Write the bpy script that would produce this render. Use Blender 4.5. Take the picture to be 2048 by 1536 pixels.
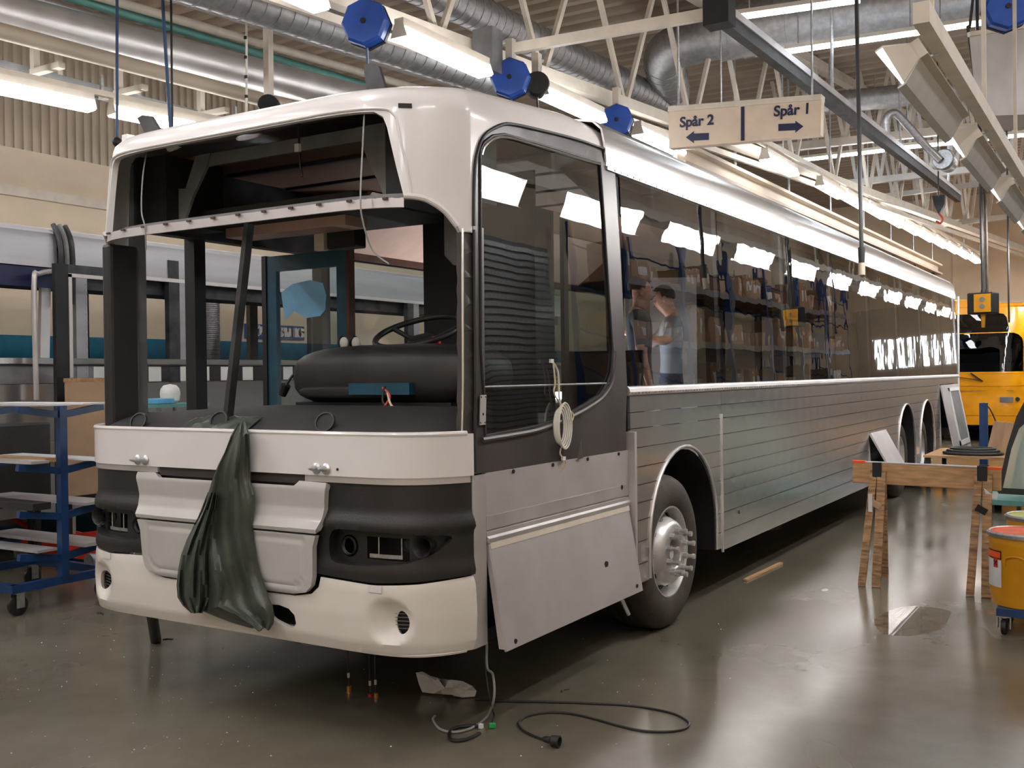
import bpy, bmesh, math, random
from mathutils import Vector, Matrix
from mathutils.geometry import delaunay_2d_cdt
random.seed(7)
V = Vector
PI = math.pi
for o in list(bpy.data.objects): bpy.data.objects.remove(o)
COL = bpy.context.scene.collection
SC = bpy.context.scene

# ------------------------------------------------------------------ camera
CAM = V((3.9065, -3.6888, 1.6965)); YAW, PITCH, ROLL, FPX = -0.5481, -0.0087, -0.012, 2051.93
_f = V((math.sin(YAW)*math.cos(PITCH), math.cos(YAW)*math.cos(PITCH), math.sin(PITCH)))
_r = _f.cross(V((0, 0, 1))).normalized(); _u = _r.cross(_f)
_c, _s = math.cos(ROLL), math.sin(ROLL)
CR, CU, CF = _r*_c + _u*_s, _u*_c - _r*_s, _f
cd = bpy.data.cameras.new('camera'); cam = bpy.data.objects.new('camera', cd); COL.objects.link(cam)
cd.sensor_width = 36.0; cd.lens = FPX/2048*36.0; cd.clip_end = 200
mw = Matrix((CR, CU, -CF)).transposed().to_4x4(); mw.translation = CAM
cam.matrix_world = mw
SC.camera = cam
def ray(px, py): return CR*((px-1024)/FPX) + CU*(-(py-768)/FPX) + CF
def on(px, py, ax, val):
    """point where the sight line of a photo pixel meets the plane x, y or z = val"""
    d = ray(px, py); i = 'xyz'.index(ax)
    return CAM + d*((val-CAM[i])/d[i])
def at(px, py, dep): return CAM + ray(px, py)*dep

# ------------------------------------------------------------------ world, exposure
w = bpy.data.worlds.new('world'); SC.world = w; w.use_nodes = True
bg = w.node_tree.nodes['Background']; bg.inputs[0].default_value = (.75, .85, 1, 1); bg.inputs[1].default_value = 1.0
SC.view_settings.view_transform = 'Standard'; SC.view_settings.look = 'None'
SC.view_settings.gamma = 1; SC.view_settings.use_curve_mapping = False
SC.view_settings.exposure = 0.85
LAMP = 42.0      # emission of the fluorescent tubes

# ------------------------------------------------------------------ materials
def mat(name, col, rough=.5, metal=0.0, var=0.0, scale=6.0, col2=None, bump=0.0, bscale=40.0, stretch=(1, 1, 1), spec=None, rvar=0.0, coat=0.0, detail=4.0):
    m = bpy.data.materials.new(name); m.use_nodes = True
    nt = m.node_tree; b = nt.nodes['Principled BSDF']
    b.inputs['Base Color'].default_value = (*col, 1); b.inputs['Roughness'].default_value = rough; b.inputs['Metallic'].default_value = metal
    if spec is not None: b.inputs['Specular IOR Level'].default_value = spec
    if coat: b.inputs['Coat Weight'].default_value = coat; b.inputs['Coat Roughness'].default_value = .08
    tc = nt.nodes.new('ShaderNodeTexCoord'); mp = nt.nodes.new('ShaderNodeMapping'); mp.inputs['Scale'].default_value = stretch
    nt.links.new(tc.outputs['Object'], mp.inputs[0])
    if col2 is None and var == 0: var = .06
    n = nt.nodes.new('ShaderNodeTexNoise'); n.inputs['Scale'].default_value = scale; n.inputs['Detail'].default_value = detail
    nt.links.new(mp.outputs[0], n.inputs['Vector'])
    r = nt.nodes.new('ShaderNodeValToRGB'); nt.links.new(n.outputs['Fac'], r.inputs[0])
    c2 = col2 if col2 else tuple(max(0, c*(1-var*2)) for c in col)
    c1 = col if col2 else tuple(min(1, c*(1+var)) for c in col)
    r.color_ramp.elements[0].position = .36; r.color_ramp.elements[1].position = .64
    r.color_ramp.elements[0].color = (*c2, 1); r.color_ramp.elements[1].color = (*c1, 1)
    nt.links.new(r.outputs[0], b.inputs['Base Color'])
    if rvar:
        q = nt.nodes.new('ShaderNodeMapRange'); q.inputs['To Min'].default_value = max(.02, rough-rvar); q.inputs['To Max'].default_value = rough+rvar
        q.inputs['From Min'].default_value = .3; q.inputs['From Max'].default_value = .7
        nt.links.new(n.outputs['Fac'], q.inputs['Value']); nt.links.new(q.outputs[0], b.inputs['Roughness'])
    if bump:
        n2 = nt.nodes.new('ShaderNodeTexNoise'); n2.inputs['Scale'].default_value = bscale; n2.inputs['Detail'].default_value = 3
        nt.links.new(mp.outputs[0], n2.inputs['Vector'])
        bp = nt.nodes.new('ShaderNodeBump'); bp.inputs['Strength'].default_value = bump; bp.inputs['Distance'].default_value = .01
        nt.links.new(n2.outputs['Fac'], bp.inputs['Height']); nt.links.new(bp.outputs[0], b.inputs['Normal'])
    return m
def emit(name, col, s):
    m = bpy.data.materials.new(name); m.use_nodes = True; nt = m.node_tree
    b = nt.nodes['Principled BSDF']; b.inputs['Base Color'].default_value = (.9, .9, .9, 1)
    b.inputs['Emission Color'].default_value = (*col, 1); b.inputs['Emission Strength'].default_value = s
    return m
def glass(name, tint, ior=1.5, wave=0.0, wscale=1.5, rough=0.0, boost=1.0):
    """thin pane: what is behind it through a tint, and a mirror image of what is in front by Fresnel"""
    m = bpy.data.materials.new(name); m.use_nodes = True; nt = m.node_tree
    nt.nodes.remove(nt.nodes['Principled BSDF']); out = nt.nodes['Material Output']
    tr = nt.nodes.new('ShaderNodeBsdfTransparent'); tr.inputs[0].default_value = (*tint, 1)
    gl = nt.nodes.new('ShaderNodeBsdfGlossy'); gl.inputs['Roughness'].default_value = rough; gl.inputs[0].default_value = (1, 1, 1, 1)
    # Schlick reflectance, the same from both sides of the pane
    f0 = ((ior-1)/(ior+1))**2
    ge = nt.nodes.new('ShaderNodeNewGeometry'); dt = nt.nodes.new('ShaderNodeVectorMath'); dt.operation = 'DOT_PRODUCT'
    nt.links.new(ge.outputs['Normal'], dt.inputs[0]); nt.links.new(ge.outputs['Incoming'], dt.inputs[1])
    def mth(op, a, b=None):
        n_ = nt.nodes.new('ShaderNodeMath'); n_.operation = op
        for i_, v_ in enumerate((a, b)):
            if v_ is None: continue
            if isinstance(v_, (int, float)): n_.inputs[i_].default_value = v_
            else: nt.links.new(v_, n_.inputs[i_])
        return n_.outputs[0]
    fac = mth('ADD', mth('MULTIPLY', mth('POWER', mth('SUBTRACT', 1.0, mth('ABSOLUTE', dt.outputs['Value'])), 5.0), 1-f0), f0)
    mx = nt.nodes.new('ShaderNodeMixShader')
    nt.links.new(fac, mx.inputs[0])
    nt.links.new(tr.outputs[0], mx.inputs[1]); nt.links.new(gl.outputs[0], mx.inputs[2]); nt.links.new(mx.outputs[0], out.inputs[0])
    if wave:
        tc = nt.nodes.new('ShaderNodeTexCoord'); n = nt.nodes.new('ShaderNodeTexNoise'); n.inputs['Scale'].default_value = wscale; n.inputs['Detail'].default_value = 2
        bp = nt.nodes.new('ShaderNodeBump'); bp.inputs['Strength'].default_value = 1; bp.inputs['Distance'].default_value = wave
        nt.links.new(tc.outputs['Object'], n.inputs['Vector']); nt.links.new(n.outputs['Fac'], bp.inputs['Height']); nt.links.new(bp.outputs[0], gl.inputs['Normal'])
    return m

M = {}
M['white'] = mat('white_gelcoat', (.76, .74, .735), .28, var=.02, scale=3, coat=.3)
M['white2'] = mat('white_bumper_paint', (.74, .71, .67), .32, col2=(.70, .665, .62), scale=2.2, coat=.2)
M['flap'] = mat('light_grey_paint', (.50, .495, .48), .35, var=.02, coat=.2)
M['anth'] = mat('anthracite_plastic', (.022, .020, .020), .45, var=.12, scale=5, bump=.15, bscale=160)
M['shelf'] = mat('matte_shelf_plastic', (.020, .018, .018), .62, var=.1, scale=4, bump=.1, bscale=160)
M['anth2'] = mat('dark_grey_fascia', (.055, .048, .046), .36, var=.1, scale=3)
M['black'] = mat('matte_black', (.008, .008, .009), .6, var=.2)
M['rubber'] = mat('rubber', (.028, .025, .022), .75, col2=(.05, .036, .024), scale=9, bump=.3, bscale=60)
M['alu'] = mat('bare_aluminium', (.80, .785, .775), .22, .90, var=.02, scale=1.2, stretch=(1, .3, 1.5))
M['alu2'] = mat('dull_aluminium', (.68, .66, .66), .42, .75, var=.06, scale=3, rvar=.06)
M['alu3'] = mat('weathered_aluminium', (.42, .42, .44), .45, .8, var=.06, scale=2, stretch=(1, .3, 3))
M['alupaint'] = mat('primed_aluminium', (.60, .57, .575), .45, .55, col2=(.52, .49, .49), scale=2.5)
M['rim'] = mat('silver_rim_paint', (.58, .57, .56), .35, .6, var=.06)
M['steel'] = mat('galvanised_steel', (.62, .63, .64), .38, .9, col2=(.45, .46, .48), scale=30)
M['duct'] = mat('galvanised_duct', (.50, .50, .50), .45, .75, col2=(.38, .38, .39), scale=14)
M['dark'] = mat('dark_underbody', (.012, .011, .010), .7, var=.3)
M['darkmetal'] = mat('dark_steel', (.06, .062, .066), .5, .5, var=.2)
M['greymetal'] = mat('grey_primer', (.20, .20, .205), .5, .2, var=.1)
M['beige'] = mat('beige_wall_paint', (.70, .59, .44), .7, var=.03, scale=1.5)
M['beige2'] = mat('beige_sheet_metal', (.52, .44, .34), .55, var=.05, scale=1.5)
M['cream'] = mat('cream_steel_paint', (.66, .60, .51), .5, var=.04)
M['pinkboard'] = mat('primed_cove_board', (.62, .42, .34), .6, var=.04)
M['brown'] = mat('brown_fibreboard', (.23, .12, .075), .6, col2=(.17, .085, .055), scale=1.2, stretch=(1, .3, 1))
M['roofdeck'] = mat('roof_deck', (.36, .285, .22), .6, var=.05, scale=2)
M['blue'] = mat('blue_paint', (.008, .045, .15), .38, var=.1, scale=8)
M['reel'] = mat('blue_reel_plastic', (.012, .075, .40), .4, var=.08)
M['bluewall'] = mat('blue_wainscot', (.016, .16, .27), .5, var=.06)
M['teal'] = mat('teal_pipe_lagging', (.10, .28, .25), .5, var=.06)
M['doorblue'] = mat('blue_door_frame', (.010, .07, .12), .4, var=.1)
M['red'] = mat('red_paint', (.55, .035, .015), .4, var=.12)
M['yellowbus'] = mat('yellow_bus_paint', (.86, .36, .006), .25, var=.03, coat=.5)
M['barrel'] = mat('yellow_barrel_paint', (.70, .33, .006), .38, col2=(.60, .26, .004), scale=4)
M['wood'] = mat('pine_board', (.44, .26, .125), .65, col2=(.17, .09, .045), scale=8, stretch=(1, 1, 6), bump=.2, bscale=25)
M['woodx'] = mat('pine_plank', (.50, .30, .15), .65, col2=(.34, .19, .085), scale=5, stretch=(1.2, 8, 8), bump=.2, bscale=25)
M['orange'] = mat('orange_paint', (.85, .10, .015), .5, var=.08)
M['bagmat'] = mat('green_black_plastic_film', (.040, .050, .040), .34, col2=(.062, .074, .060), scale=3, bump=.5, bscale=18)
M['paper'] = mat('white_paper', (.72, .73, .76), .7, var=.05)
M['card'] = mat('cardboard', (.48, .32, .20), .75, col2=(.40, .26, .16), scale=3)
M['card2'] = mat('brown_cardboard', (.34, .20, .11), .75, col2=(.28, .16, .085), scale=3)
M['whiteplastic'] = mat('white_plastic', (.72, .72, .70), .4, var=.03)
M['cable'] = mat('black_cable', (.014, .014, .014), .5, var=.1)
M['greycable'] = mat('grey_cable', (.32, .32, .31), .5, var=.05)
M['whitecable'] = mat('white_cable', (.70, .68, .62), .45, var=.04)
M['bluehose'] = mat('blue_air_hose', (.03, .07, .16), .5, var=.1)
M['brass'] = mat('brass', (.60, .34, .08), .35, .9, var=.1)
M['reflblue'] = mat('pale_blue_reflection', (.22, .50, .78), .35, var=.08)
M['green'] = mat('green_connector', (.02, .40, .10), .45, var=.08)
M['ltblue'] = mat('light_blue_connector', (.10, .38, .62), .45, var=.08)
M['navy'] = mat('navy_print', (.008, .014, .06), .5, var=.04)
M['signcream'] = mat('cream_sign_board', (.66, .55, .43), .5, var=.03)
M['signblue'] = mat('blue_sign', (.02, .07, .26), .5, var=.04)
M['skin'] = mat('skin', (.55, .29, .21), .5, var=.06, scale=12)
M['hair'] = mat('dark_hair', (.02, .014, .010), .6, var=.2)
M['shirt'] = mat('grey_blue_shirt', (.26, .29, .33), .8, var=.06)
M['shirt2'] = mat('charcoal_shirt', (.05, .055, .065), .8, var=.1)
M['trouser'] = mat('dark_blue_trousers', (.025, .035, .07), .8, var=.1)
M['limelid'] = mat('lime_lid', (.45, .48, .06), .4, var=.05)
M['rust'] = mat('rusty_clip', (.10, .045, .03), .7, var=.2)
M['tube'] = emit('lit_tube', (.98, .965, .975), LAMP); M['lens'] = emit('lit_lens', (.98, .965, .975), LAMP*.22)
M['daylight'] = emit('daylit_pane', (.72, .86, 1.0), 2.6)
M['glass'] = glass('tinted_side_glass', (.50, .53, .54), 2.2, wave=.0022, wscale=1.8)
M['glassd'] = glass('driver_side_glass', (.44, .50, .48), 2.0, wave=.0018, wscale=1.5)
M['clear'] = glass('clear_glass', (.90, .94, .94), 1.45)
M['wscreen'] = glass('windscreen_glass', (.60, .76, .68), 2.0)
M['palepane'] = mat('pale_green_glass', (.42, .52, .45), .12, var=.05, scale=2); M['palepane'].node_tree.nodes['Principled BSDF'].inputs['Alpha'].default_value = .62  # pale green put in for the lit floor seen through the glass
M['dglass'] = glass('dark_windscreen', (.06, .08, .10), 1.6, wave=.003)

# ------------------------------------------------------------------ mesh helpers
class MB:
    def __init__(s): s.v = []; s.f = []
    def add(s, vs, fs):
        n = len(s.v); s.v += [tuple(p) for p in vs]; s.f += [tuple(i+n for i in f) for f in fs]; return s
    def box(s, c, d, rot=None):
        c = V(c); x, y, z = d[0]/2, d[1]/2, d[2]/2
        ps = [V((a*x, b*y, e*z)) for e in (-1, 1) for b in (-1, 1) for a in (-1, 1)]
        if rot is not None: ps = [rot @ p for p in ps]
        return s.add([c+p for p in ps], [(0, 2, 3, 1), (4, 5, 7, 6), (0, 1, 5, 4), (2, 6, 7, 3), (0, 4, 6, 2), (1, 3, 7, 5)])
    def bb(s, x0, x1, y0, y1, z0, z1): return s.box(((x0+x1)/2, (y0+y1)/2, (z0+z1)/2), (abs(x1-x0), abs(y1-y0), abs(z1-z0)))
    def bar(s, a, b, w, h, up=(0, 0, 1)):
        a, b = V(a), V(b); d = (b-a); L = d.length; d.normalize(); up = V(up)
        if abs(d.dot(up)) > .98: up = V((1, 0, 0))
        r = d.cross(up).normalized(); u = r.cross(d)
        R = Matrix((r, d, u)).transposed()
        return s.box((a+b)/2, (w, L, h), R)
    def cyl(s, a, b, r, r2=None, n=16, cap=True):
        a, b = V(a), V(b); r2 = r if r2 is None else r2; d = (b-a).normalized()
        t = V((0, 0, 1)) if abs(d.z) < .9 else V((1, 0, 0)); e = d.cross(t).normalized(); g = d.cross(e)
        vs = [a+(e*math.cos(2*PI*i/n)+g*math.sin(2*PI*i/n))*r for i in range(n)] + [b+(e*math.cos(2*PI*i/n)+g*math.sin(2*PI*i/n))*r2 for i in range(n)]
        fs = [(i, i+n, (i+1) % n+n, (i+1) % n) for i in range(n)]
        if cap: fs += [tuple(range(n)), tuple(reversed(range(n, 2*n)))]
        return s.add(vs, fs)
    def tube(s, pts, r, n=8, closed=False):
        pts = [V(p) for p in pts]; m = len(pts); rings = []; prev = None
        for i, p in enumerate(pts):
            if closed: d = pts[(i+1) % m]-pts[i-1]
            else: d = pts[min(i+1, m-1)]-pts[max(i-1, 0)]
            if d.length < 1e-9: d = V((0, 0, 1))
            d.normalize()
            if prev is None:
                t = V((0, 0, 1)) if abs(d.z) < .9 else V((1, 0, 0)); e = d.cross(t).normalized()
            else:
                e = prev - d*prev.dot(d); e = e.normalized() if e.length > 1e-6 else d.cross(V((0, 0, 1))).normalized()
            prev = e; g = d.cross(e); rr = r[i] if isinstance(r, (list, tuple)) else r
            rings.append([p+(e*math.cos(2*PI*k/n)+g*math.sin(2*PI*k/n))*rr for k in range(n)])
        vs = [q for ring in rings for q in ring]; fs = []
        for i in range(m if closed else m-1):
            j = (i+1) % m
            for k in range(n): fs.append((i*n+k, i*n+(k+1) % n, j*n+(k+1) % n, j*n+k))
        if not closed: fs += [tuple(reversed(range(n))), tuple(range((m-1)*n, m*n))]
        return s.add(vs, fs)
    def lathe(s, prof, o, ax=(0, 0, 1), n=24, close=False):
        """prof: (radius, height) pairs turned about axis ax through o"""
        o = V(o); d = V(ax).normalized(); t = V((0, 0, 1)) if abs(d.z) < .9 else V((1, 0, 0)); e = d.cross(t).normalized(); g = d.cross(e)
        m = len(prof); vs = []
        for r, h in prof:
            for k in range(n): vs.append(o+d*h+(e*math.cos(2*PI*k/n)+g*math.sin(2*PI*k/n))*max(r, 1e-4))
        fs = []
        for i in range(m if close else m-1):
            j = (i+1) % m
            for k in range(n): fs.append((i*n+k, i*n+(k+1) % n, j*n+(k+1) % n, j*n+k))
        return s.add(vs, fs)
    def prism(s, pts, d):
        """closed planar polygon pushed along vector d"""
        d = V(d); n = len(pts); ps = [V(p) for p in pts]
        return s.add(ps+[p+d for p in ps], [tuple(range(n)), tuple(reversed(range(n, 2*n)))]+[(i, i+n, (i+1) % n+n, (i+1) % n) for i in range(n)])
    def ball(s, c, r, n=16, m=10):
        c = V(c); r = V(r) if isinstance(r, (tuple, list, Vector)) else V((r, r, r)); vs = []; fs = []
        for i in range(m+1):
            t = PI*i/m
            for k in range(n): vs.append(c+V((r.x*math.sin(t)*math.cos(2*PI*k/n), r.y*math.sin(t)*math.sin(2*PI*k/n), r.z*math.cos(t))))
        for i in range(m):
            for k in range(n): fs.append((i*n+k, (i+1)*n+k, (i+1)*n+(k+1) % n, i*n+(k+1) % n))
        return s.add(vs, fs)
    def grid(s, rows):
        """list of equal rows of points"""
        n = len(rows[0]); vs = [p for r in rows for p in r]; fs = []
        for i in range(len(rows)-1):
            for k in range(n-1): fs.append((i*n+k, i*n+k+1, (i+1)*n+k+1, (i+1)*n+k))
        return s.add(vs, fs)
    def build(s, name, m, parent=None, smooth=False, thick=0.0, bevel=0.0, off=-1.0, origin=None):
        me = bpy.data.meshes.new(name)
        o0 = V(origin) if origin is not None else V((0, 0, 0))
        me.from_pydata([tuple(V(p)-o0) for p in s.v], [], s.f); me.validate()
        bm = bmesh.new(); bm.from_mesh(me); bmesh.ops.remove_doubles(bm, verts=bm.verts, dist=1e-5)
        bmesh.ops.recalc_face_normals(bm, faces=bm.faces); bm.to_mesh(me); bm.free()
        ob = bpy.data.objects.new(name, me); COL.objects.link(ob); me.materials.append(M[m] if isinstance(m, str) else m)
        if origin is not None: ob.location = o0
        if smooth:
            for p in me.polygons: p.use_smooth = True
            me.set_sharp_from_angle(angle=math.radians(smooth if smooth is not True else 40))
        if thick:
            md = ob.modifiers.new('thickness', 'SOLIDIFY'); md.thickness = thick; md.offset = off
        if thick and smooth:
            md = ob.modifiers.new('crisp_edges', 'EDGE_SPLIT'); md.split_angle = math.radians(45)
        if bevel:
            md = ob.modifiers.new('edges', 'BEVEL'); md.width = bevel; md.segments = 2; md.limit_method = 'ANGLE'
        if parent is not None: setp(ob, parent)
        return ob
def chain(ob):
    m = Matrix.Translation(ob.location) @ ob.rotation_euler.to_matrix().to_4x4()
    return (chain(ob.parent) @ ob.matrix_parent_inverse @ m) if ob.parent else m
def setp(ob, parent):
    ob.parent = parent; ob.matrix_parent_inverse = chain(parent).inverted()
def tag(o, label, cat, group=None, kind=None):
    o['label'] = label; o['category'] = cat
    if group: o['group'] = group
    if kind: o['kind'] = kind
    return o
def thing(name, label, cat, loc=(0, 0, 0), group=None):
    o = bpy.data.objects.new(name, None); COL.objects.link(o); o.location = loc; o.empty_display_size = .1
    return tag(o, label, cat, group)
def struct(o): o['kind'] = 'structure'; return o
def copy_tree(o, parent=None):
    c = o.copy(); COL.objects.link(c)
    if parent is not None: c.parent = parent
    for ch in list(o.children): copy_tree(ch, c)
    return c
def put(o, loc, rz=0, label=None, group=None):
    o.location = loc; o.rotation_euler = (0, 0, rz)
    if label: o['label'] = label
    if group: o['group'] = group
    return o
def inpoly(p, poly):
    x, y = p; c = False; n = len(poly)
    for i in range(n):
        x1, y1 = poly[i]; x2, y2 = poly[i-1]
        if (y1 > y) != (y2 > y) and x < (x2-x1)*(y-y1)/(y2-y1)+x1: c = not c
    return c
def dens(poly, step):
    out = []
    for i in range(len(poly)):
        a, b = V(poly[i]), V(poly[(i+1) % len(poly)]); n = max(1, int((b-a).length/step))
        out += [a+(b-a)*(k/n) for k in range(n)]
    return [(p.x, p.y) for p in out]
def panel(name, m, parent, outline, holes=(), fn=None, us=None, vs=None, thick=.0, smooth=True, step=.05, off=-1.0, split=False):
    """sheet cut from a curved surface fn(u,v): outline and holes in (u,v), us/vs the inner grid lines"""
    ol = dens(outline, step); hs = [dens(h, step) for h in holes]
    pts = []; ed = []
    for lp in [ol]+hs:
        b = len(pts); pts += lp; ed += [(b+i, b+(i+1) % len(lp)) for i in range(len(lp))]
    x0, x1 = min(p[0] for p in ol), max(p[0] for p in ol); y0, y1 = min(p[1] for p in ol), max(p[1] for p in ol)
    for a in (us or []):
        for b in (vs or []):
            if x0 < a < x1 and y0 < b < y1: pts.append((a, b))
    r = delaunay_2d_cdt([V(p) for p in pts], ed, [], 0, 1e-5)
    vv, ff = r[0], r[2]; fs = []
    for f in ff:
        c = sum((vv[i] for i in f), V((0, 0)))/len(f)
        if inpoly(c, ol) and not any(inpoly(c, h) for h in hs): fs.append(tuple(f))
    if split:
        par = {i: i for f in fs for i in f}
        def root(i):
            while par[i] != i: par[i] = par[par[i]]; i = par[i]
            return i
        for f in fs:
            for i in f[1:]: par[root(i)] = root(f[0])
        comps = {}
        for f in fs: comps.setdefault(root(f[0]), []).append(f)
        if len(comps) > 1:
            for c_ in comps.values():
                ids = sorted({i for f in c_ for i in f}); ix = {a: b for b, a in enumerate(ids)}
                mb = MB(); mb.add([fn(vv[i].x, vv[i].y) for i in ids], [tuple(ix[i] for i in f) for f in c_]); mb.build(name, m, parent, smooth=smooth, thick=thick, off=off)
            return None
    used = sorted({i for f in fs for i in f}); ix = {a: b for b, a in enumerate(used)}
    mb = MB(); mb.add([fn(vv[i].x, vv[i].y) for i in used], [tuple(ix[i] for i in f) for f in fs])
    return mb.build(name, m, parent, smooth=smooth, thick=thick, off=off)
def frange(a, b, st):
    n = max(1, int(round((b-a)/st))); return [a+(b-a)*i/n for i in range(n+1)]
def circ(c, r, n=24, r2=None): return [(c[0]+r*math.cos(2*PI*i/n), c[1]+(r2 or r)*math.sin(2*PI*i/n)) for i in range(n)]
def spline(pts, n=8):
    """smooth curve through points (Catmull-Rom)"""
    pts = [V(p) for p in pts]; out = []
    for i in range(len(pts)-1):
        p0, p1, p2, p3 = pts[max(i-1, 0)], pts[i], pts[i+1], pts[min(i+2, len(pts)-1)]
        for k in range(n):
            t = k/n
            out.append(.5*((2*p1)+(p2-p0)*t+(2*p0-5*p1+4*p2-p3)*t*t+(3*p1-p0-3*p2+p3)*t**3))
    return out+[pts[-1]]
def text(name, body, size, mtx, m, parent, align='LEFT', thick=.002):
    cu = bpy.data.curves.new(name, 'FONT'); cu.body = body; cu.size = size; cu.extrude = thick; cu.align_x = align; cu.align_y = 'CENTER'; cu.offset = .03
    tmp = bpy.data.objects.new('tmp', cu); COL.objects.link(tmp); bpy.context.view_layer.update()
    me = bpy.data.meshes.new_from_object(tmp.evaluated_get(bpy.context.evaluated_depsgraph_get()))
    bpy.data.objects.remove(tmp); me.transform(mtx); me.name = name
    ob = bpy.data.objects.new(name, me); COL.objects.link(ob); me.materials.clear(); me.materials.append(M[m])
    if parent is not None: setp(ob, parent)
    return ob
# ================================================================== THE HALL
XL, XR, YB, YE, ZC = -9.5, 7.4, -9.0, 31.0, 7.2
def floor_mat():
    m = bpy.data.materials.new('polished_concrete'); m.use_nodes = True; nt = m.node_tree; b = nt.nodes['Principled BSDF']
    tc = nt.nodes.new('ShaderNodeTexCoord')
    n = nt.nodes.new('ShaderNodeTexNoise'); n.inputs['Scale'].default_value = .55; n.inputs['Detail'].default_value = 8; n.inputs['Roughness'].default_value = .62
    nt.links.new(tc.outputs['Object'], n.inputs['Vector'])
    r = nt.nodes.new('ShaderNodeValToRGB'); r.color_ramp.elements[0].position = .34; r.color_ramp.elements[1].position = .68
    r.color_ramp.elements[0].color = (.105, .092, .066, 1); r.color_ramp.elements[1].color = (.19, .172, .132, 1)
    nt.links.new(n.outputs['Fac'], r.inputs[0])
    mp = nt.nodes.new('ShaderNodeMapping'); mp.inputs['Rotation'].default_value = (0, 0, .5); mp.inputs['Scale'].default_value = (1.0, .6, 1)
    nt.links.new(tc.outputs['Object'], mp.inputs[0])
    n2 = nt.nodes.new('ShaderNodeTexNoise'); n2.inputs['Scale'].default_value = .9; n2.inputs['Detail'].default_value = 2; nt.links.new(mp.outputs[0], n2.inputs['Vector'])
    q = nt.nodes.new('ShaderNodeMapRange'); q.inputs['From Min'].default_value = .35; q.inputs['From Max'].default_value = .7; q.inputs['To Min'].default_value = .13; q.inputs['To Max'].default_value = .30
    nt.links.new(n2.outputs['Fac'], q.inputs['Value']); nt.links.new(q.outputs[0], b.inputs['Roughness'])
    b.inputs['Specular IOR Level'].default_value = .5
    nt.links.new(r.outputs[0], b.inputs['Base Color'])
    return m
M['floor'] = floor_mat()
struct(MB().bb(XL-.2, XR+.2, YB-.2, YE+.2, -.15, 0).build('floor', 'floor'))
# left wall: smooth cream below, ribbed sheet above, blue wainscot at the foot
wl = struct(MB().bb(XL-.2, XL, YB, YE, 0, 4.96).bb(XL-.3,XL-.2,YB,YE,0,ZC+.1).build('wall_left', 'beige'))
mb = MB(); y = YB
while y < YE:
    mb.bb(XL-.19, XL-.02, y, y+.06, 4.96, ZC); mb.bb(XL-.19, XL-.06, y+.06, y+.14, 4.96, ZC); y += .14
mb.build('ribbed_sheet', 'beige2', wl)
MB().bb(XL, XL+.012, YB, YE, 0, 2.34).build('wainscot', 'bluewall', wl)
MB().bb(XL, XL+.06, YB, YE, 4.28, 4.42).build('cable_duct', 'cream', wl)
# right wall with a roller shutter, end wall with a glazed door, wall behind the camera
wr = struct(MB().bb(XR, XR+.2, YB, YE, 0, ZC).build('wall_right', 'beige2'))
we = struct(MB().bb(XL, XR, YE, YE+.2, 0, ZC).build('wall_end', 'beige'))
MB().bb(XL, XR, YE-.05, YE, 3.62, 3.82).build('wall_rail', 'cream', we)
for xx in frange(XL+.4, XR-.4, 2.6): MB().bb(xx-.015, xx+.015, YE-.02, YE, 3.82, ZC).build('panel_joint', 'beige2', we)
wb = struct(MB().bb(XL, XR, YB-.2, YB, 0, ZC).build('wall_back', 'beige'))
dw = struct(MB().bb(2.6, 6.4, YE-.10, YE-.05, 0, 4.0).build('door_1', 'beige2'))
for k in range(8):
    x0 = 3.3+k*.32+(k//4)*.1
    MB().bb(x0, x0+.17, YE-.13, YE-.10, 2.05, 3.0).build('window_pane', 'daylight', dw)
sh = struct(MB().bb(XR-.05, XR, 5.6, 12.2, 0, 4.4).build('door_2', 'greymetal'))
for k in range(36): MB().bb(XR-.075, XR-.05, 5.6, 12.2, .04+k*.12, .12+k*.12).build('shutter_slat', 'steel', sh)
# ceiling: trapezoidal deck, ribs running across the hall
mb = MB(); y = YB; prof = []
while y < YE:
    prof += [(y, ZC), (y+.13, ZC), (y+.17, ZC-.11), (y+.30, ZC-.11), (y+.34, ZC)]; y += .36
rows = [[(XL, a, b) for a, b in prof], [(XR, a, b) for a, b in prof]]
mb.grid(rows); mb.bb(XL-.2, XR+.2, YB-.2, YE+.2, ZC+.02, ZC+.12)
struct(mb.build('ceiling', 'roofdeck'))

# ------------------------------------------------------------------ fluorescent fittings
def make_lamp(name, label, L=1.5, group=None, drop=0.0, lens=True):
    t = thing(name, label, 'lamp', group=group)
    MB().bb(-.05, .05, -L/2, L/2, .05, .12).build('housing', 'cream', t)
    mb = MB()
    for s in (-1, 1):
        mb.prism([(s*.05, -L/2, .06), (s*.115, -L/2, -.05), (s*.115, -L/2, -.09), (s*.125, -L/2, -.09), (s*.125, -L/2, -.045), (s*.05, -L/2, .075)], (0, L, 0))
    if not lens: mb.build('reflector', 'whiteplastic', t)
    for s in (-1, 1): e_ = .09 if lens else .115; MB().prism([(-e_, s*L/2, -.05), (-.05, s*L/2, .07), (.05, s*L/2, .07), (e_, s*L/2, -.05)], (0, s*.006, 0)).build('end_plate', 'cream', t)
    if lens:
        MB().prism([(-.045, -L/2+.01, .045), (-.09, -L/2+.01, -.03), (-.08, -L/2+.01, -.065), (.08, -L/2+.01, -.065), (.09, -L/2+.01, -.03), (.045, -L/2+.01, .045)], (0, L-.02, 0)).build('lens', 'lens', t)
    for s in ((-1, 1) if not lens else ()):
        MB().cyl((s*.06, -L/2+.03, 0), (s*.06, L/2-.03, 0), .019, n=10).build('tube', 'tube', t, smooth=True)
    if drop:
        for s in (-1, 1): MB().cyl((0, s*L*.4, .12), (0, s*L*.4, .12+drop), .012, n=6).build('hanger', 'steel', t)
    return t
SIDE_Z = 3.34; SGN = 1
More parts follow.
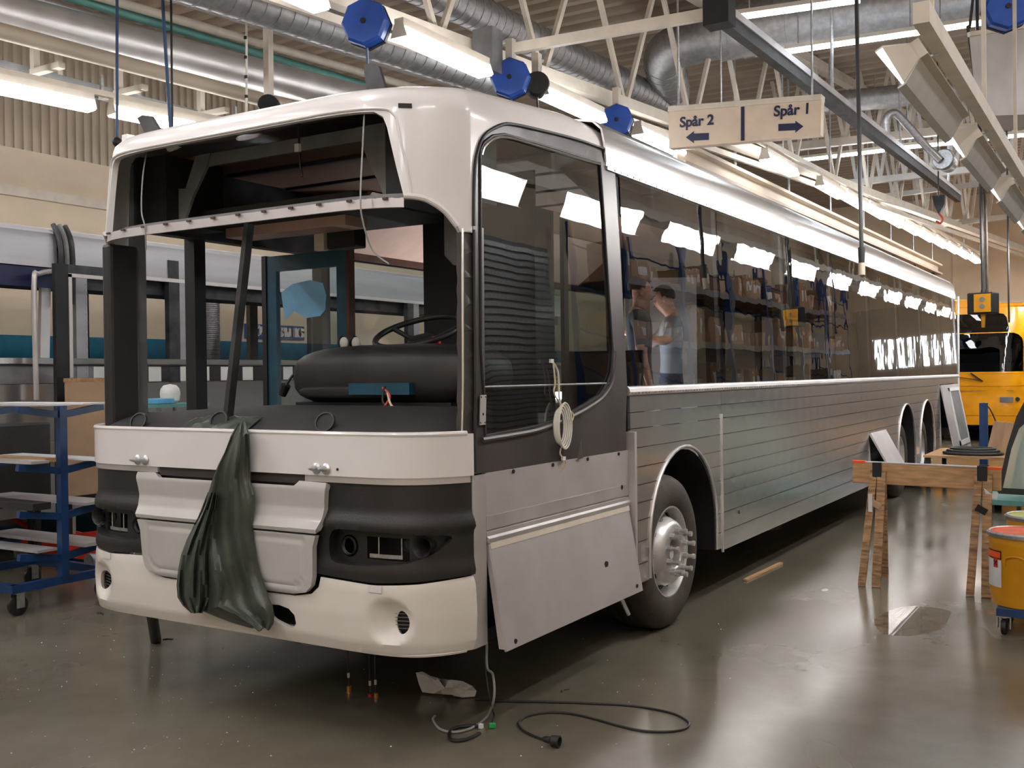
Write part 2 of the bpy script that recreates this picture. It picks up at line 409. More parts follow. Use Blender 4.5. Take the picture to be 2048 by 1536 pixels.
lampR = make_lamp('side_lamp', 'tilted fluorescent lamp in the low row beside the silver bus', 1.55, 'lamps along the rail beside the silver bus', lens=False)
first = True
for k in range(3, 16):
    o = lampR if k == 3 else copy_tree(lampR)
    o.location = (2.85, -3.85+k*2.22, SIDE_Z); o.rotation_euler = (0, math.radians(SGN*62), 0)
rl = thing('lamp_rail', 'cream steel rail on perforated straps carrying the tilted lamps', 'rail', (2.98, 10, 3.5))
MB().bb(2.93, 3.01, 1.9, 29.5, 3.47, 3.58).build('channel', 'cream', rl)
for k in range(12):
    yy = 2.2+k*2.22
    st = MB().bb(2.955, 2.985, yy-.012, yy+.012, 3.56, ZC-.1)
    st.build('strap', 'cream', rl)
    MB().bar((2.82, yy+.3, SIDE_Z+.1), (2.97, yy+.3, 3.475), .03, .012).build('bracket', 'steel', rl)

# ---- beam with hose reels and lamps over the left side of the bus
BZ = 5.05
A, B = on(640, 0, 'z', BZ), on(1345, 252, 'z', BZ)
bx = lambda y: A.x+(B.x-A.x)*(y-A.y)/(B.y-A.y)
tr = thing('roof_truss', 'long cream steel truss above the bus carrying blue hose reels', 'truss', (bx(9), 9, BZ))
MB().bar((bx(-6), -6, BZ+.06), (bx(30), 30, BZ+.06), .14, .14).build('bottom_chord', 'cream', tr)
MB().bar((bx(-6), -6, 7.0), (bx(30), 30, 7.0), .16, .16).build('top_chord', 'cream', tr)
nodes = [on(931, 52, 'z', BZ+.1).y, on(1117, 134, 'z', BZ+.1).y, on(1262, 200, 'z', BZ+.1).y]
sp = (nodes[2]-nodes[0])/2
ys = [nodes[0]+sp*k for k in range(-5, 12)]
for y0 in ys:
    for s in (-1, 1):
        MB().bar((bx(y0)+.0, y0+s*.05, BZ+.1), (bx(y0+s*sp/2), y0+s*sp/2, 7.0), .055, .055).build('web', 'cream', tr)
MB().bar((bx(0)-.02, 0, BZ-.12), (bx(29)-.02, 29, BZ-.12), .05, .08).build('lamp_rail', 'cream', tr)
q = on(975, 80, 'z', BZ+.1)
MB().bb(q.x-.12, q.x+.12, q.y-.10, q.y+.10, BZ-.25, BZ+.2).build('junction_box', 'greymetal', tr)
lampT = make_lamp('beam_lamp', 'open fluorescent lamp hung under the long cream truss', 1.4, 'lamps under the long cream truss')
LZ = BZ-.33
cs = [on(890, 105, 'z', LZ), on(1145, 204, 'z', LZ)+V((0, .12, 0)), on(1320, 282, 'z', LZ)]
dy = (cs[2].y-cs[0].y)/2; x0 = cs[0].x; sl = (cs[2].x-cs[0].x)/(cs[2].y-cs[0].y)
for k in range(-3, 3):
    o = lampT if k == -3 else copy_tree(lampT)
    yy = (cs[k].y if 0 <= k <= 2 else cs[0].y+dy*k); o.location = (x0+sl*(yy-cs[0].y), yy, LZ)
# ---- second row of lamps further down the hall
A2, B2 = on(1525, 312, 'z', 4.85), on(1958, 522, 'z', 4.85)
lx = lambda y: A2.x+(B2.x-A2.x)*(y-A2.y)/(B2.y-A2.y)
lampF = make_lamp('far_lamp', 'end to end fluorescent lamp in the bright line above the bus roof', 1.5, 'line of lamps above the bus roof', drop=.05)
ys2 = [A2.y+.75] + [on(1640, 365, 'z', 4.85).y+.75+k*1.53 for k in range(10)]
for k, yy in enumerate(ys2):
    o = lampF if k == 0 else copy_tree(lampF)
    o.location = (lx(yy), yy, 4.85)
t = thing('far_lamp_rail', 'cream conduit rail above the bright line of lamps', 'rail', (lx(18), 18, 5))
MB().bar((lx(9), 9, 5.06), (lx(29.8), 29.8, 5.06), .10, .08).build('channel', 'cream', t)
for yy in frange(9.5, 29, 2.4): MB().cyl((lx(yy), yy, 5.08), (lx(yy), yy, ZC-.1), .012, n=6).build('rod', 'steel', t)
# beam of the neighbouring truss (lit brown from below)
t = thing('crane_rail', 'tan steel crane rail running behind the bright line of lamps', 'rail', (-1.7, 18, 4.6))
a, b = on(1400, 305, 'z', 4.6)+V((-.35, 0, -.1)), on(1900, 540, 'z', 4.6)+V((-.35, 0, -.1))
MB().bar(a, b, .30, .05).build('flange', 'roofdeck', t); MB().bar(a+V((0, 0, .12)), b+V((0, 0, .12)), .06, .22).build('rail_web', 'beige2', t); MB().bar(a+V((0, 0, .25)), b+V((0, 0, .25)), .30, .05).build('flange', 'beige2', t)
for k in range(7):
    p = a.lerp(b, .12+k*.14); MB().cyl(p+V((0, 0, .27)), V((p.x, p.y, ZC-.1)), .02, n=6).build('rod', 'steel', t)
    MB().bb(p.x-.02, p.x+.08, p.y-.10, p.y+.10, 4.37, 4.47).build('trolley', 'black', t)
# ---- left bay lamps, seen over the unfinished body
lampL = make_lamp('bay_lamp', 'fluorescent lamp under the cable ladder near the cream wall', 1.5, 'lamps under the cable ladder')
LL = 4.62
pa, pb = on(44, 182, 'z', LL), on(345, 245, 'z', LL)
dv = dvL = (pb-pa)
for k in range(-3, 7):
    o = lampL if k == -3 else copy_tree(lampL)
    o.location = pa+dv*k; o.rotation_euler = (0, 0, -math.atan2(dv.x, dv.y))
# unseen lamp rows added over the other bays to brighten the bus front
lampH = make_lamp('added_hall_lamp', 'unseen fluorescent lamp added high over the open floor bay', 1.5, 'added high lamps over the other bays', drop=1.5)
M['lens_h'] = emit('lit_lens_bright', (.98, .965, .975), LAMP*.62)
for c_ in lampH.children:
    if c_.name.startswith('lens'): c_.data.materials[0] = M['lens_h']
n = 0
for xx in (5.2,):
    for yy in frange(-6, 27, 4.1):
        o = lampH if n == 0 else copy_tree(lampH); n += 1; o.location = (xx, yy, 5.6)
for xx in (0.4, -4.2, 3.2):
    for yy in (-7.0, -4.2, -1.4) if xx < 3 else (-7.0, -4.4):
        o = copy_tree(lampH); o.location = (xx, yy, 5.2)

# ---- strips across the hall near the roof
def xstrip(name, label, p0, p1, z, m='tube', w=.06, grp='lit strips under the roof deck'):
    a, b = on(*p0, 'z', z), on(*p1, 'z', z)
    t = thing(name, label, 'lamp', (a+b)/2, grp)
    MB().bar(a, b, w*2, .05).build('housing', 'cream', t)
    MB().bar(a+V((0, 0, -.05)), b+V((0, 0, -.05)), w, .04).build('tube', m, t)
    for f in (.1, .9):
        p = a.lerp(b, f); MB().cyl(p, V((p.x, p.y, ZC-.05)), .01, n=6).build('hanger', 'steel', t)
M['tubelow'] = emit('lit_tube_dim', (.80, .90, 1.0), 14.0)
xstrip('strip_lamp', 'white strip lamp across the roof above the dark swing rail', (1475, 27), (1720, -8), 5.95, 'tubelow')
xstrip('strip_lamp', 'long white strip lamp across the roof below the wide duct', (1570, 97), (1850, 56), 5.95, 'tubelow')
xstrip('strip_lamp', 'short white strip lamp beside the blue reel at the roof', (1868, 53), (1995, 33), 5.95, 'tubelow')
for a, b in (((1600, 316), (1768, 296)), ((1800, 291), (1943, 277)), ((1976, 272), (2075, 262))):
    xstrip('cross_lamp', 'bluish strip lamp under the far cream cross beam', a, b, 5.75, 'tubelow', .07, 'strip lamps under the far cross beam')
def xbeam(label, p0, p1, z, w, h, m='cream', webs=0):
    a, b = on(*p0, 'z', z), on(*p1, 'z', z)
    t = thing('cross_beam', label, 'beam', (a+b)/2)
    MB().bar(a, b, w, h).build('chord', m, t)
    for k in range(webs):
        f0 = k/webs; p = a.lerp(b, f0+.5/webs)
        for s in (-1, 1):
            qq = a.lerp(b, f0+.5/webs+s*.5/webs); MB().bar(p, V((qq.x, qq.y, ZC-.1)), .06, .06).build('web', m, t)
    return t
xbeam('cream cross beam of the far roof truss with slim webs', (1545, 298), (2110, 238), 5.85, .12, .14, webs=9)
xbeam('pale bluish cross beam under the far roof deck', (1690, 367), (2100, 322), 5.6, .14, .12, 'whiteplastic', webs=8)
xbeam('thin pale cross beam beyond the crane hook', (1760, 393), (2100, 350), 5.6, .10, .10, 'whiteplastic', webs=6)
xbeam('lowest pale cross beam in front of the end wall', (1820, 455), (2100, 425), 5.2, .12, .12, 'cream', webs=6)
xbeam('cream angle bar from the long truss to the dark swing rail', (1030, 97), (1440, 24), 5.0, .07, .10)
# dark rail on rollers, running back over the bus
a, b = on(1440, 30, 'z', 4.95), on(1916, 396, 'z', 4.95)
t = thing('swing_rail', 'long dark steel overhead rail with a black end stop', 'rail', (a+b)/2)
MB().bar(a, b, .10, .16).build('rail', 'darkmetal', t)
MB().bar(a+V((0, 0, .07)), b+V((0, 0, .07)), .13, .07).build('top_strip', 'alu2', t)
MB().box(a+V((0, -.02, .02)), (.24, .2, .26)).build('end_stop', 'black', t)
for f in (.02, .3, .6, .92):
    p = a.lerp(b, f); MB().cyl(p+V((0, 0, .1)), V((p.x, p.y, ZC-.05)), .02, n=6).build('rod', 'steel', t)

# ---- ducts and pipes
def duct(label, pts, r, m='duct', seam=.16, cat='duct', name='air_duct', bands=True, into=None):
    pts = [V(p) for p in pts]; c = pts[len(pts)//2]
    t = into or thing(name, label, cat, c)
    sm = pts if len(pts) == 2 else spline(pts, 6)
    MB().tube(sm, r, n=24).build('tube', m, t, smooth=True)
    if bands:
        mb = MB()
        for p, q_ in zip(sm, sm[1:]):
            L = (q_-p).length; d = (q_-p).normalized(); k = int(L/seam)
            for i in range(k):
                c0 = p+d*(i*seam); mb.cyl(c0, c0+d*.012, r+.008, n=20, cap=True)
        if mb.v:
            o = mb.build('spiral_seams', m, t, smooth=True); o['kind'] = 'stuff'
    return t
def z2(p0, p1, z, e0=0, e1=0):
    a, b = on(*p0, 'z', z), on(*p1, 'z', z); d = b-a; return [a-d*e0, b+d*e1]
dm = duct('galvanised duct above the long truss with a bent branch to a wide cross duct', z2((915, 8), (1372, 228), 6.2, .5, .02), .22)
duct('galvanised spiral duct hanging low beside the hose reels', z2((560, 20), (955, 148), 5.2, .5, .12), .20)
p = on(1335, 205, 'z', 6.2)
duct('bent galvanised branch duct rising to the wide cross duct', [p+V((0, .1, 0)), p+V((.1, -.1, .2)), on(1330, 110, 'z', 6.5), on(1400, 82, 'z', 6.5), on(1470, 70, 'z', 6.5)], .31, into=dm)
duct('', z2((1440, 68), (1990, -16), 6.55, 0, .1), .38, into=dm)
duct('pale spiral duct crossing behind the tilted lamps', z2((1640, 208), (1990, 172), 6.4, .05, .02), .19)
ep = duct('bluish bent extraction pipe with a round fan behind the tilted lamps', [at(1775, 275, 15), at(1772, 238, 15), at(1790, 226, 15), at(1815, 250, 15), at(1850, 290, 15), at(1880, 320, 15)], .055, 'steel', bands=False, name='extraction_pipe', cat='pipe')
t = ep; p_ = at(1815, 250, 15); MB().cyl(p_, V((p_.x, p_.y, ZC-.13)), .012, n=6).build('rod', 'steel', t)
c = at(1885, 318, 15); d = (at(1915, 345, 15.6)-c).normalized()
MB().lathe([(.02, 0), (.14, .0), (.15, .06), (.13, .12), (.13, .30), (.02, .30)], c, d, 20).build('housing', 'steel', t, smooth=True)
MB().lathe([(.16, .05), (.17, .07), (.16, .09)], c, d, 20).build('ring', 'alu2', t, smooth=True)
# left wall bundle
duct('thick pale lagged pipe, lowest of the bundle along the cream wall', z2((0, 22), (600, 170), 5.3, .3, .9), .19, 'alu2', bands=False, name='lagged_pipe', cat='pipe')
duct('slim cream pipe just above the thick lagged pipe', z2((100, 8), (700, 182), 5.55, .3, .8), .055, 'alupaint', bands=False, name='slim_pipe', cat='pipe')
duct('teal pipe in the bundle along the cream wall', z2((164, 2), (700, 161), 5.6, .3, .8), .05, 'teal', bands=False, name='teal_pipe', cat='pipe')
duct('slim cream pipe just above the teal pipe', z2((228, 2), (700, 138), 5.65, .3, .8), .05, 'cream', bands=False, name='slim_pipe', cat='pipe')
duct('uppermost cream pipe of the bundle along the cream wall', z2((372, 2), (700, 104), 5.75, .5, .8), .06, 'alupaint', bands=False, name='slim_pipe', cat='pipe')
duct('dark shadowed pipe under the lagged pipe at the wall', z2((0, 62), (520, 198), 4.98, .3, .5), .08, 'beige2', bands=False, name='slim_pipe', cat='pipe')
t = thing('cable_ladder', 'grey cable ladder on cream brackets along the cream wall', 'cable tray', on(200, 180, 'z', 4.95))
a, b = z2((0, 126), (470, 246), 4.95, .5, 1.2); dv = b-a; nrm = V((-dv.y, dv.x, 0)).normalized()
for s in (0, .32): MB().bar(a+nrm*s, b+nrm*s, .03, .07).build('side_rail', 'greymetal', t)
for k in range(40):
    p = a+dv*((k+.5)/40); MB().bar(p, p+nrm*.32, .03, .02).build('rung', 'greymetal', t)
MB().bar(pa-dvL*3.5+V((0, 0, .152)), pa+dvL*6.5+V((0, 0, .152)), .06, .06).build('conduit', 'cream', t)
for k in range(11):
    p = pa+dvL*(k-3.5); MB().bb(p.x-.015, p.x+.015, p.y-.015, p.y+.015, 4.75, 4.97).build('rod', 'steel', t)
for px, py in ((70, 135), (237, 178), (402, 222)):
    p = on(px, py, 'z', 4.98); MB().bb(p.x-.035, p.x+.035, p.y-.035, p.y+.035, 4.9, 5.6).build('bracket', 'cream', t)
    MB().bar(p+V((-.3, 0, -.05)), p+V((.45, 0, -.05)), .08, .06).build('bracket_arm', 'cream', t)
for px in (163, 320):
    p = on(px, 165 if px < 200 else 205, 'z', 5.0)+V((-.4, 0, 0)); MB().bb(p.x-.03, p.x+.03, p.y-.03, p.y+.03, 4.9, 5.5).build('bracket', 'cream', t)
# grey fan housing at the top right
p = on(1990, 150, 'z', 6.2)
t = thing('ventilation_unit', 'large pale grey ventilation cabinet under the far roof', 'ventilation', p)
a, b = at(1938, 70, 11.5), at(1955, 232, 11.5); c = at(2090, 228, 11.7); d = at(2090, 48, 11.7)
MB().prism([a, b, c, d], V((.1, .9, 0))).build('cabinet', 'alupaint', t)
MB().bar(a+V((0, -.02, 0)), d+V((0, -.02, 0)), .05, .05).build('top_edge', 'cream', t)
for e in (.2, .8):
    p = a.lerp(d, e); MB().cyl(p+V((0, .4, 0)), V((p.x, p.y+.4, ZC-.12)), .015, n=6).build('rod', 'steel', t)

# ---- hose reels
def reel(label, c, r, m='reel', yaw=0, name='hose_reel', drop=1.0, grp=None, hm='bluehose'):
    t = thing(name, label, 'hose reel', c, grp); c = V(c); d = V((math.sin(yaw), -math.cos(yaw), 0))
    n = 8 if m == 'reel' else 20
    pr = [(.01, -.09), (r*.9, -.09), (r, -.06), (r, .06), (r*.9, .09), (.01, .09)]
    MB().lathe(pr, c, d, n).build('drum', m, t, smooth=25)
    MB().lathe([(r*.93, -.105), (r*1.0, -.09), (r*1.03, -.03), (r*.9, -.105)], c, d, n).build('dark_rim', 'black', t)
    MB().cyl(c+d*.09, c+d*.10, r*.12, n=10).build('hub', 'black', t)
    MB().bb(c.x-.04, c.x+.04, c.y-.04, c.y+.04, c.z+r*.8, (ZC-.1 if drop == 0 else c.z+r+.2)).build('bracket', 'cream', t)
    if drop: MB().tube([c+V((0, 0, -r*.9)), c+V((.01, 0, -r-.2)), c+V((.0, 0, -r-drop))], .012, n=6).build('hose', hm, t)
    return t
RZ = BZ-.28
for lb, px, py, rr in (('blue eight sided hose reel with a long hose reaching the bus roof', 733, 48, .21), ('blue eight sided hose reel beside the round black reel', 1022, 158, .21), ('small blue hose reel next to the track sign', 1234, 242, .20)):
    reel(lb, on(px, py, 'z', RZ), rr, yaw=.35, drop=(1.3 if px < 800 else .25))
reel('round black hose reel on the long truss', on(1074, 170, 'z', RZ), .13, 'black', .6, drop=.3, hm='cable')
reel('round black reel above the cream cable ladder', on(538, 212, 'z', 4.8), .12, 'black', .6, drop=0)
reel('blue hose reel at the roof by the pendant cable', on(2012, 18, 'z', 5.2), .22, yaw=.35, drop=0)
# ---- hanging hoses, chains, pendants
def hang(name, label, cat, px, y0, y1, dep, r, m, px1=None, extra=None):
    a = at(px, y0, dep); b = at(px1 if px1 is not None else px, y1, dep)
    t = thing(name, label, cat, b)
    up = a+(a-b).normalized()*0; zt = ZC-.05
    pts = [V((a.x, a.y, zt)), a, b] if a.z < zt else [a, b]
    MB().tube(pts, r, n=8).build('line', m, t, smooth=True)
    if extra: extra(t, b)
    return t
def knot(t, b): MB().ball(b+V((0, 0, .02)), .045, 10, 8).build('coupling', 'black', t, smooth=True); MB().cyl(b, b+V((0, 0, -.1)), .018, n=8).build('nozzle', 'cable', t)
hang('air_hose', 'blue air hose with a dark coupling by the white bus corner', 'hose', 234, 0, 288, 9.8, .014, 'bluehose', 234, knot)
hang('air_hose', 'slanting blue air hose close to a dark cable', 'hose', 325, 0, 290, 9.8, .016, 'bluehose', 343)
hang('power_cable', 'thin dark cable hanging close to a slanting blue hose', 'cable', 342, 0, 290, 9.9, .011, 'cable', 345)
def dots(t, b):
    for k in range(9): MB().cyl(b+V((0, 0, .25+k*.2)), b+V((0, 0, .28+k*.2)), .017, n=8).build('black_link', 'black', t)
hang('pull_cord', 'white pull cord with black beads over the bus roof', 'cord', 493, 0, 245, 10.5, .012, 'whitecable', 493, dots)
def plug(t, b):
    MB().cyl(b+V((0, 0, .03)), b+V((0, 0, -.10)), .03, .026, n=12).build('socket_body', 'cable', t, smooth=True)
    MB().cyl(b+V((0, 0, -.10)), b+V((0, 0, -.20)), .028, n=12).build('socket_end', 'beige2', t, smooth=True)
hang('power_cable', 'black power cable with a connector hanging before the bus windows', 'cable', 1713, 0, 502, 8.6, .018, 'cable', 1723, plug)
def pend(t, b):
    b = b+V((0, 0, -.02)); R = Matrix.Rotation(-.25, 3, 'Z')
    MB().box(b+V((0, 0, -.12)), (.30, .19, .25), R).build('box', 'black', t, bevel=.015)
    MB().box(b+R @ V((.03, -.10, -.12)), (.19, .012, .21), R).build('yellow_plate', 'barrel', t)
    for k in (-.04, .04): MB().cyl(b+R @ V((.03, -.10, -.12+k)), b+R @ V((.03, -.115, -.12+k)), .03, n=14).build('socket', 'greymetal', t)
    MB().cyl(b+V((0, 0, -.24)), b+V((0, 0, -.40)), .028, .02, n=8).build('plug', 'barrel', t)
    MB().cyl(b+V((0, 0, .05)), b+V((0, 0, -.02)), .02, .035, n=10).build('gland', 'black', t)
pd = hang('pendant_socket', 'yellow and black socket box hanging on a thick cable by the yellow bus', 'socket box', 1955, 100, 583, 12, .020, 'cable', 1966, pend)
t = thing('power_cable', 'thin black cable ending above the yellow bus roof', 'cable', at(2018, 645, 14))
MB().tube([at(2010, -20, 14), at(2014, 300, 14), at(2018, 645, 14)], .014, n=6).build('line', 'cable', t)
MB().tube(spline([at(1952, -60, 12), at(1940, 50, 12), at(1936, 60, 12), at(1955, 200, 12), at(1970, 400, 12), at(1974, 585, 12)], 6), .018, n=6).build('second_cable', 'rubber', pd, smooth=True)
t = thing('crane_hook', 'dark crane hook block with a red hook below the roof beams', 'hook', at(1878, 440, 17))
c = at(1877, 400, 17)
MB().cyl(c+V((0, 0, .06)), V((c.x, c.y, ZC-.1)), .012, n=6).build('chain', 'darkmetal', t)
MB().prism([c+V((-.10, 0, .08)), c+V((.10, 0, .08)), c+V((.09, 0, -.08)), c+V((0, 0, -.24)), c+V((-.07, 0, -.08))], (0, .12, 0)).build('block', 'darkmetal', t)
MB().tube(spline([c+V((0, .06, -.22)), c+V((.05, .06, -.30)), c+V((.02, .06, -.38)), c+V((-.05, .06, -.34))], 5), .018, n=8).build('hook', 'red', t, smooth=True)
# ---- track sign
yS = on(1340, 297, 'z', 4.30).y
P = lambda px, py: on(px, py, 'y', yS)
a, b, c, d = P(1338, 297), P(1641, 270), P(1643, 200), P(1337, 224)
t = thing('track_sign', 'cream hanging sign reading Spår 2 and Spår 1 with arrows', 'sign', (a+b)/2)
MB().prism([a, b, c, d], (0, .12, 0)).build('board', 'signcream', t)
MB().bar(d+V((0, .06, .03)), c+V((0, .06, .03)), .16, .06).build('top_bar', 'cream', t)
def sgn(px, py): return P(px, py)+V((0, -.006, 0))
MB().prism([sgn(1482, 214), sgn(1489, 213), sgn(1489, 281), sgn(1482, 282)], (0, .004, 0)).build('divider', 'navy', t)
def arrow(x0, x1, yc, sl_):
    f = lambda x, dy: sgn(x, yc+(x-(x0+x1)/2)*sl_+dy)
    hd = 16 if x1 > x0 else -16
    MB().prism([f(x0, -7), f(x1-hd, -7), f(x1-hd, -12), f(x1, 0), f(x1-hd, 12), f(x1-hd, 7), f(x0, 7)], (0, .004, 0)).build('arrow', 'navy', t)
arrow(1418, 1372, 274, -.05); arrow(1557, 1607, 254, -.05)
def wr_on(body, p0, p1, hpx, nm):
    A_, B_ = sgn(*p0), sgn(*p1); ex = (B_-A_).normalized(); ez = V((0, 0, 1)); ez = (ez-ex*ez.dot(ex)).normalized(); en = ex.cross(ez)
    R = Matrix((ex, ez, en)).transposed().to_4x4(); 
    ob = text(nm, body, 1.0, Matrix.Identity(4), 'navy', t)
    ob.parent = None
    xs = [v.co.x for v in ob.data.vertices]; w0 = max(xs)-min(xs); s = (B_-A_).length/w0
    ob.data.transform(Matrix.Translation(A_) @ R @ Matrix.Scale(s, 4) @ Matrix.Translation((-min(xs), 0, 0)))
    for v in ob.data.vertices: pass
    setp(ob, t); return ob
wr_on('Spår 2', (1360, 246), (1428, 240), 24, 'lettering'); wr_on('Spår 1', (1548, 224), (1617, 218), 24, 'lettering')
for p in (a, b):
    MB().cyl(V((p.x+(.1 if p == a else -.1), yS+.06, c.z)), V((p.x+(.1 if p == a else -.1), yS+.06, ZC-.1)), .012, n=6).build('rod', 'steel', t)
# ================================================================== THE SILVER AND WHITE BUS
def lerp(a, b, t): return a+(b-a)*t
def clamp(x, a, b): return max(a, min(b, x))
def interp(t, pts):
    if t <= pts[0][0]: return pts[0][1]
    for (a, b), (c, d) in zip(pts, pts[1:]):
        if t <= c: return lerp(b, d, (t-a)/(c-a))
    return pts[-1][1]
def sidex(z): return 1.275 if z < 1.62 else 1.275-.05*(z-1.62)/1.3
FP = [(0, 0), (.05, .01), (.10, .05), (.16, .12), (.36, .30), (.9, .8)]
FZ = [(0, 0), (.05, .045), (.10, .08), (.16, .105), (.36, .15), (.9, .22)]
SP = [(0, 0), (.10, .02), (.19, .06), (.28, .14), (.45, .30), (.96, .8)]
SZ = [(0, 0), (.10, .10), (.19, .185), (.28, .25), (.45, .29), (.96, .33)]
def body(u, v, out=0.0):
    """outer skin: u runs round the nose (|u|<1.275 front, beyond it the flanks), v is the height, past 2.95 it rolls on to the roof"""
    z = min(v, 2.95); t = clamp((z-1.43)/1.5, 0, 1); n = lerp(11, 6.5, t); D = lerp(.28, .38, t); sx = sidex(z)
    a = abs(u); s = 1 if u >= 0 else -1
    if a <= 1.275: x = a*sx/1.275; y = -.03+D*(a/1.275)**n
    else: x = sx; y = -.03+D+(a-1.275)
    if v > 2.95:
        w = v-2.95; k = clamp((a-.8)/.7, 0, 1); k = k*k*(3-2*k)
        ins = lerp(interp(w, FP), interp(w, SP), k); dz = lerp(interp(w, FZ), interp(w, SZ)*lerp(.55, 1, clamp((a-1.15)/1.3, 0, 1)), k)
        tx, ty = min(x, .5), max(y, .8); dx, dy = tx-x, ty-y; l = (dx*dx+dy*dy)**.5 or 1
        x += dx/l*ins; y += dy/l*ins; z += dz
    if out:
        k = clamp((a-1.0)/.35, 0, 1); k = k*k*(3-2*k); x += out*k; y -= out*(1-k)
    return V((s*x, y, z))
UF = sorted(set([round(k*.05, 3) for k in range(-20, 21)]+[s*(1.0+k*.0125) for k in range(0, 25) for s in (-1, 1)]))
US = UF+[s*(1.32+k*.08) for k in range(0, 20) for s in (-1, 1)]
mir = lambda pts: [(-a, b) for a, b in reversed(pts)]
bus = thing('bus', 'unfinished silver and white bus without a windscreen on the workshop floor', 'bus', (0, 7.5, 0))
# ---- white roof cap
half = [(1.008, 2.84), (1.05, 2.64), (1.078, 2.515), (1.13, 2.512), (1.175, 2.495), (1.215, 2.45), (1.245, 2.39), (1.252, 2.365), (1.29, 2.365), (1.296, 2.52), (1.306, 2.69), (1.325, 2.755), (1.36, 2.82), (1.43, 2.878), (1.51, 2.918), (1.60, 2.946), (1.856, 2.985), (2.31, 3.018), (2.805, 3.03), (2.805, 3.75)]
inner = [(.88, 2.918), (.95, 2.915), (.99, 2.89)]
ol = inner+half; ol = ol+mir(ol)
cap = panel('front_cap', 'white', bus, ol, fn=body, us=US, vs=frange(2.37, 3.75, .035), thick=.03, step=.03)
for s in (-1, 1):
    MB().grid([[body(s*(1.055+k*.025), 2.93+j*.022, .004) for k in range(3)] for j in range(2)]).build('marker_slot', 'black', cap, thick=.004)
# raised bead round the sign opening
for s in (-1, 1):
    MB().tube([body(s*a, b, .006) for a, b in spline([(.0, 2.93, 0), (.95, 2.93, 0), (1.03, 2.90, 0), (1.055, 2.83, 0), (1.09, 2.64, 0), (1.105, 2.53, 0)], 5) for a, b in [(a, b)]] if False else [body(s*p.x, p.y, .004) for p in spline([(0, 2.93, 0), (.5, 2.93, 0), (.95, 2.93, 0), (1.035, 2.90, 0), (1.055, 2.83, 0), (1.09, 2.64, 0), (1.105, 2.53, 0)], 6)], .006, n=6).build('edge_bead', 'white', cap, smooth=True)
MB().tube([body(p.x, p.y, .006) for p in spline([(1.296, 2.40, 0), (1.298, 2.55, 0), (1.31, 2.69, 0), (1.335, 2.765, 0), (1.37, 2.825, 0), (1.44, 2.88, 0), (1.6, 2.948, 0), (1.86, 2.986, 0), (2.3, 3.018, 0), (2.80, 3.03, 0)], 5)], .009, n=6).build('black_seal', 'black', cap, smooth=True)
for s in (-1, 1):
    MB().tube([body(s*p.x, p.y, .01) for p in spline([(1.08, 2.52, 0), (1.15, 2.508, 0), (1.205, 2.46, 0), (1.24, 2.39, 0)], 6)], .014, n=8).build('lower_lip', 'white', cap, smooth=True)
# ---- windscreen header rail
hd = panel('header_rail', 'alupaint', bus, [(-1.075, 2.47), (1.075, 2.47), (1.075, 2.515), (-1.075, 2.515)], fn=lambda u, v: body(u, v, -.005), us=UF, vs=[2.49], thick=.015)
rows = [[body(u, 2.515, -.005) for u in UF if abs(u) < 1.07], [body(u, 2.522, -.03)+V((0, .02, 0)) for u in UF if abs(u) < 1.07], [body(u, 2.545, -.05)+V((0, .03, 0)) for u in UF if abs(u) < 1.07]]
MB().grid(rows).build('header_ledge', 'greymetal', bus, thick=.008, smooth=True)
for k in range(12):
    u = -1.0+k*.182; c = body(u, 2.51, .004)
    MB().box(c, (.026, .010, .010)).build('clip', 'rust', hd)
# ---- destination box framing behind the opening
def plate(name, pts, m, th=.02, y=.45):
    return MB().prism([V((a, y, b)) for a, b in pts], (0, th, 0)).build(name, m, bus)
plate('sign_gusset', [(-1.12, 2.79), (-.95, 2.82), (-.84, 2.81), (-.75, 2.99), (-.63, 2.99), (-.66, 2.92), (-.78, 2.76), (-.87, 2.60), (-1.05, 2.58)], 'greymetal')
plate('sign_top_bar', [(-.75, 2.99), (.62, 2.99), (.58, 2.92), (-.70, 2.92)], 'greymetal', y=.46)
plate('sign_gusset', [(.45, 2.99), (.64, 2.99), (.72, 2.78), (.78, 2.66), (.78, 2.58), (.64, 2.58), (.60, 2.68), (.53, 2.80)], 'greymetal')
MB().bb(.72, 1.12, .35, .75, 2.56, 3.0).build('sign_side_box', 'black', bus)
MB().bb(-1.14, -.90, .36, .80, 2.60, 3.0).build('sign_side_box', 'black', bus)
MB().bb(.66, .72, .43, .445, 2.60, 2.62).build('latch', 'black', bus)
wsp = on(598, 285, 'y', .3); 
MB().tube([wsp+V((0, 0, .12)), wsp, wsp+V((.005, 0, -.12)), wsp+V((.02, 0, -.18))], .006, n=6).build('loose_wire', 'cable', bus)
MB().box(wsp+V((0, -.01, -.03)), (.028, .02, .04)).build('wire_tag', 'whiteplastic', bus)
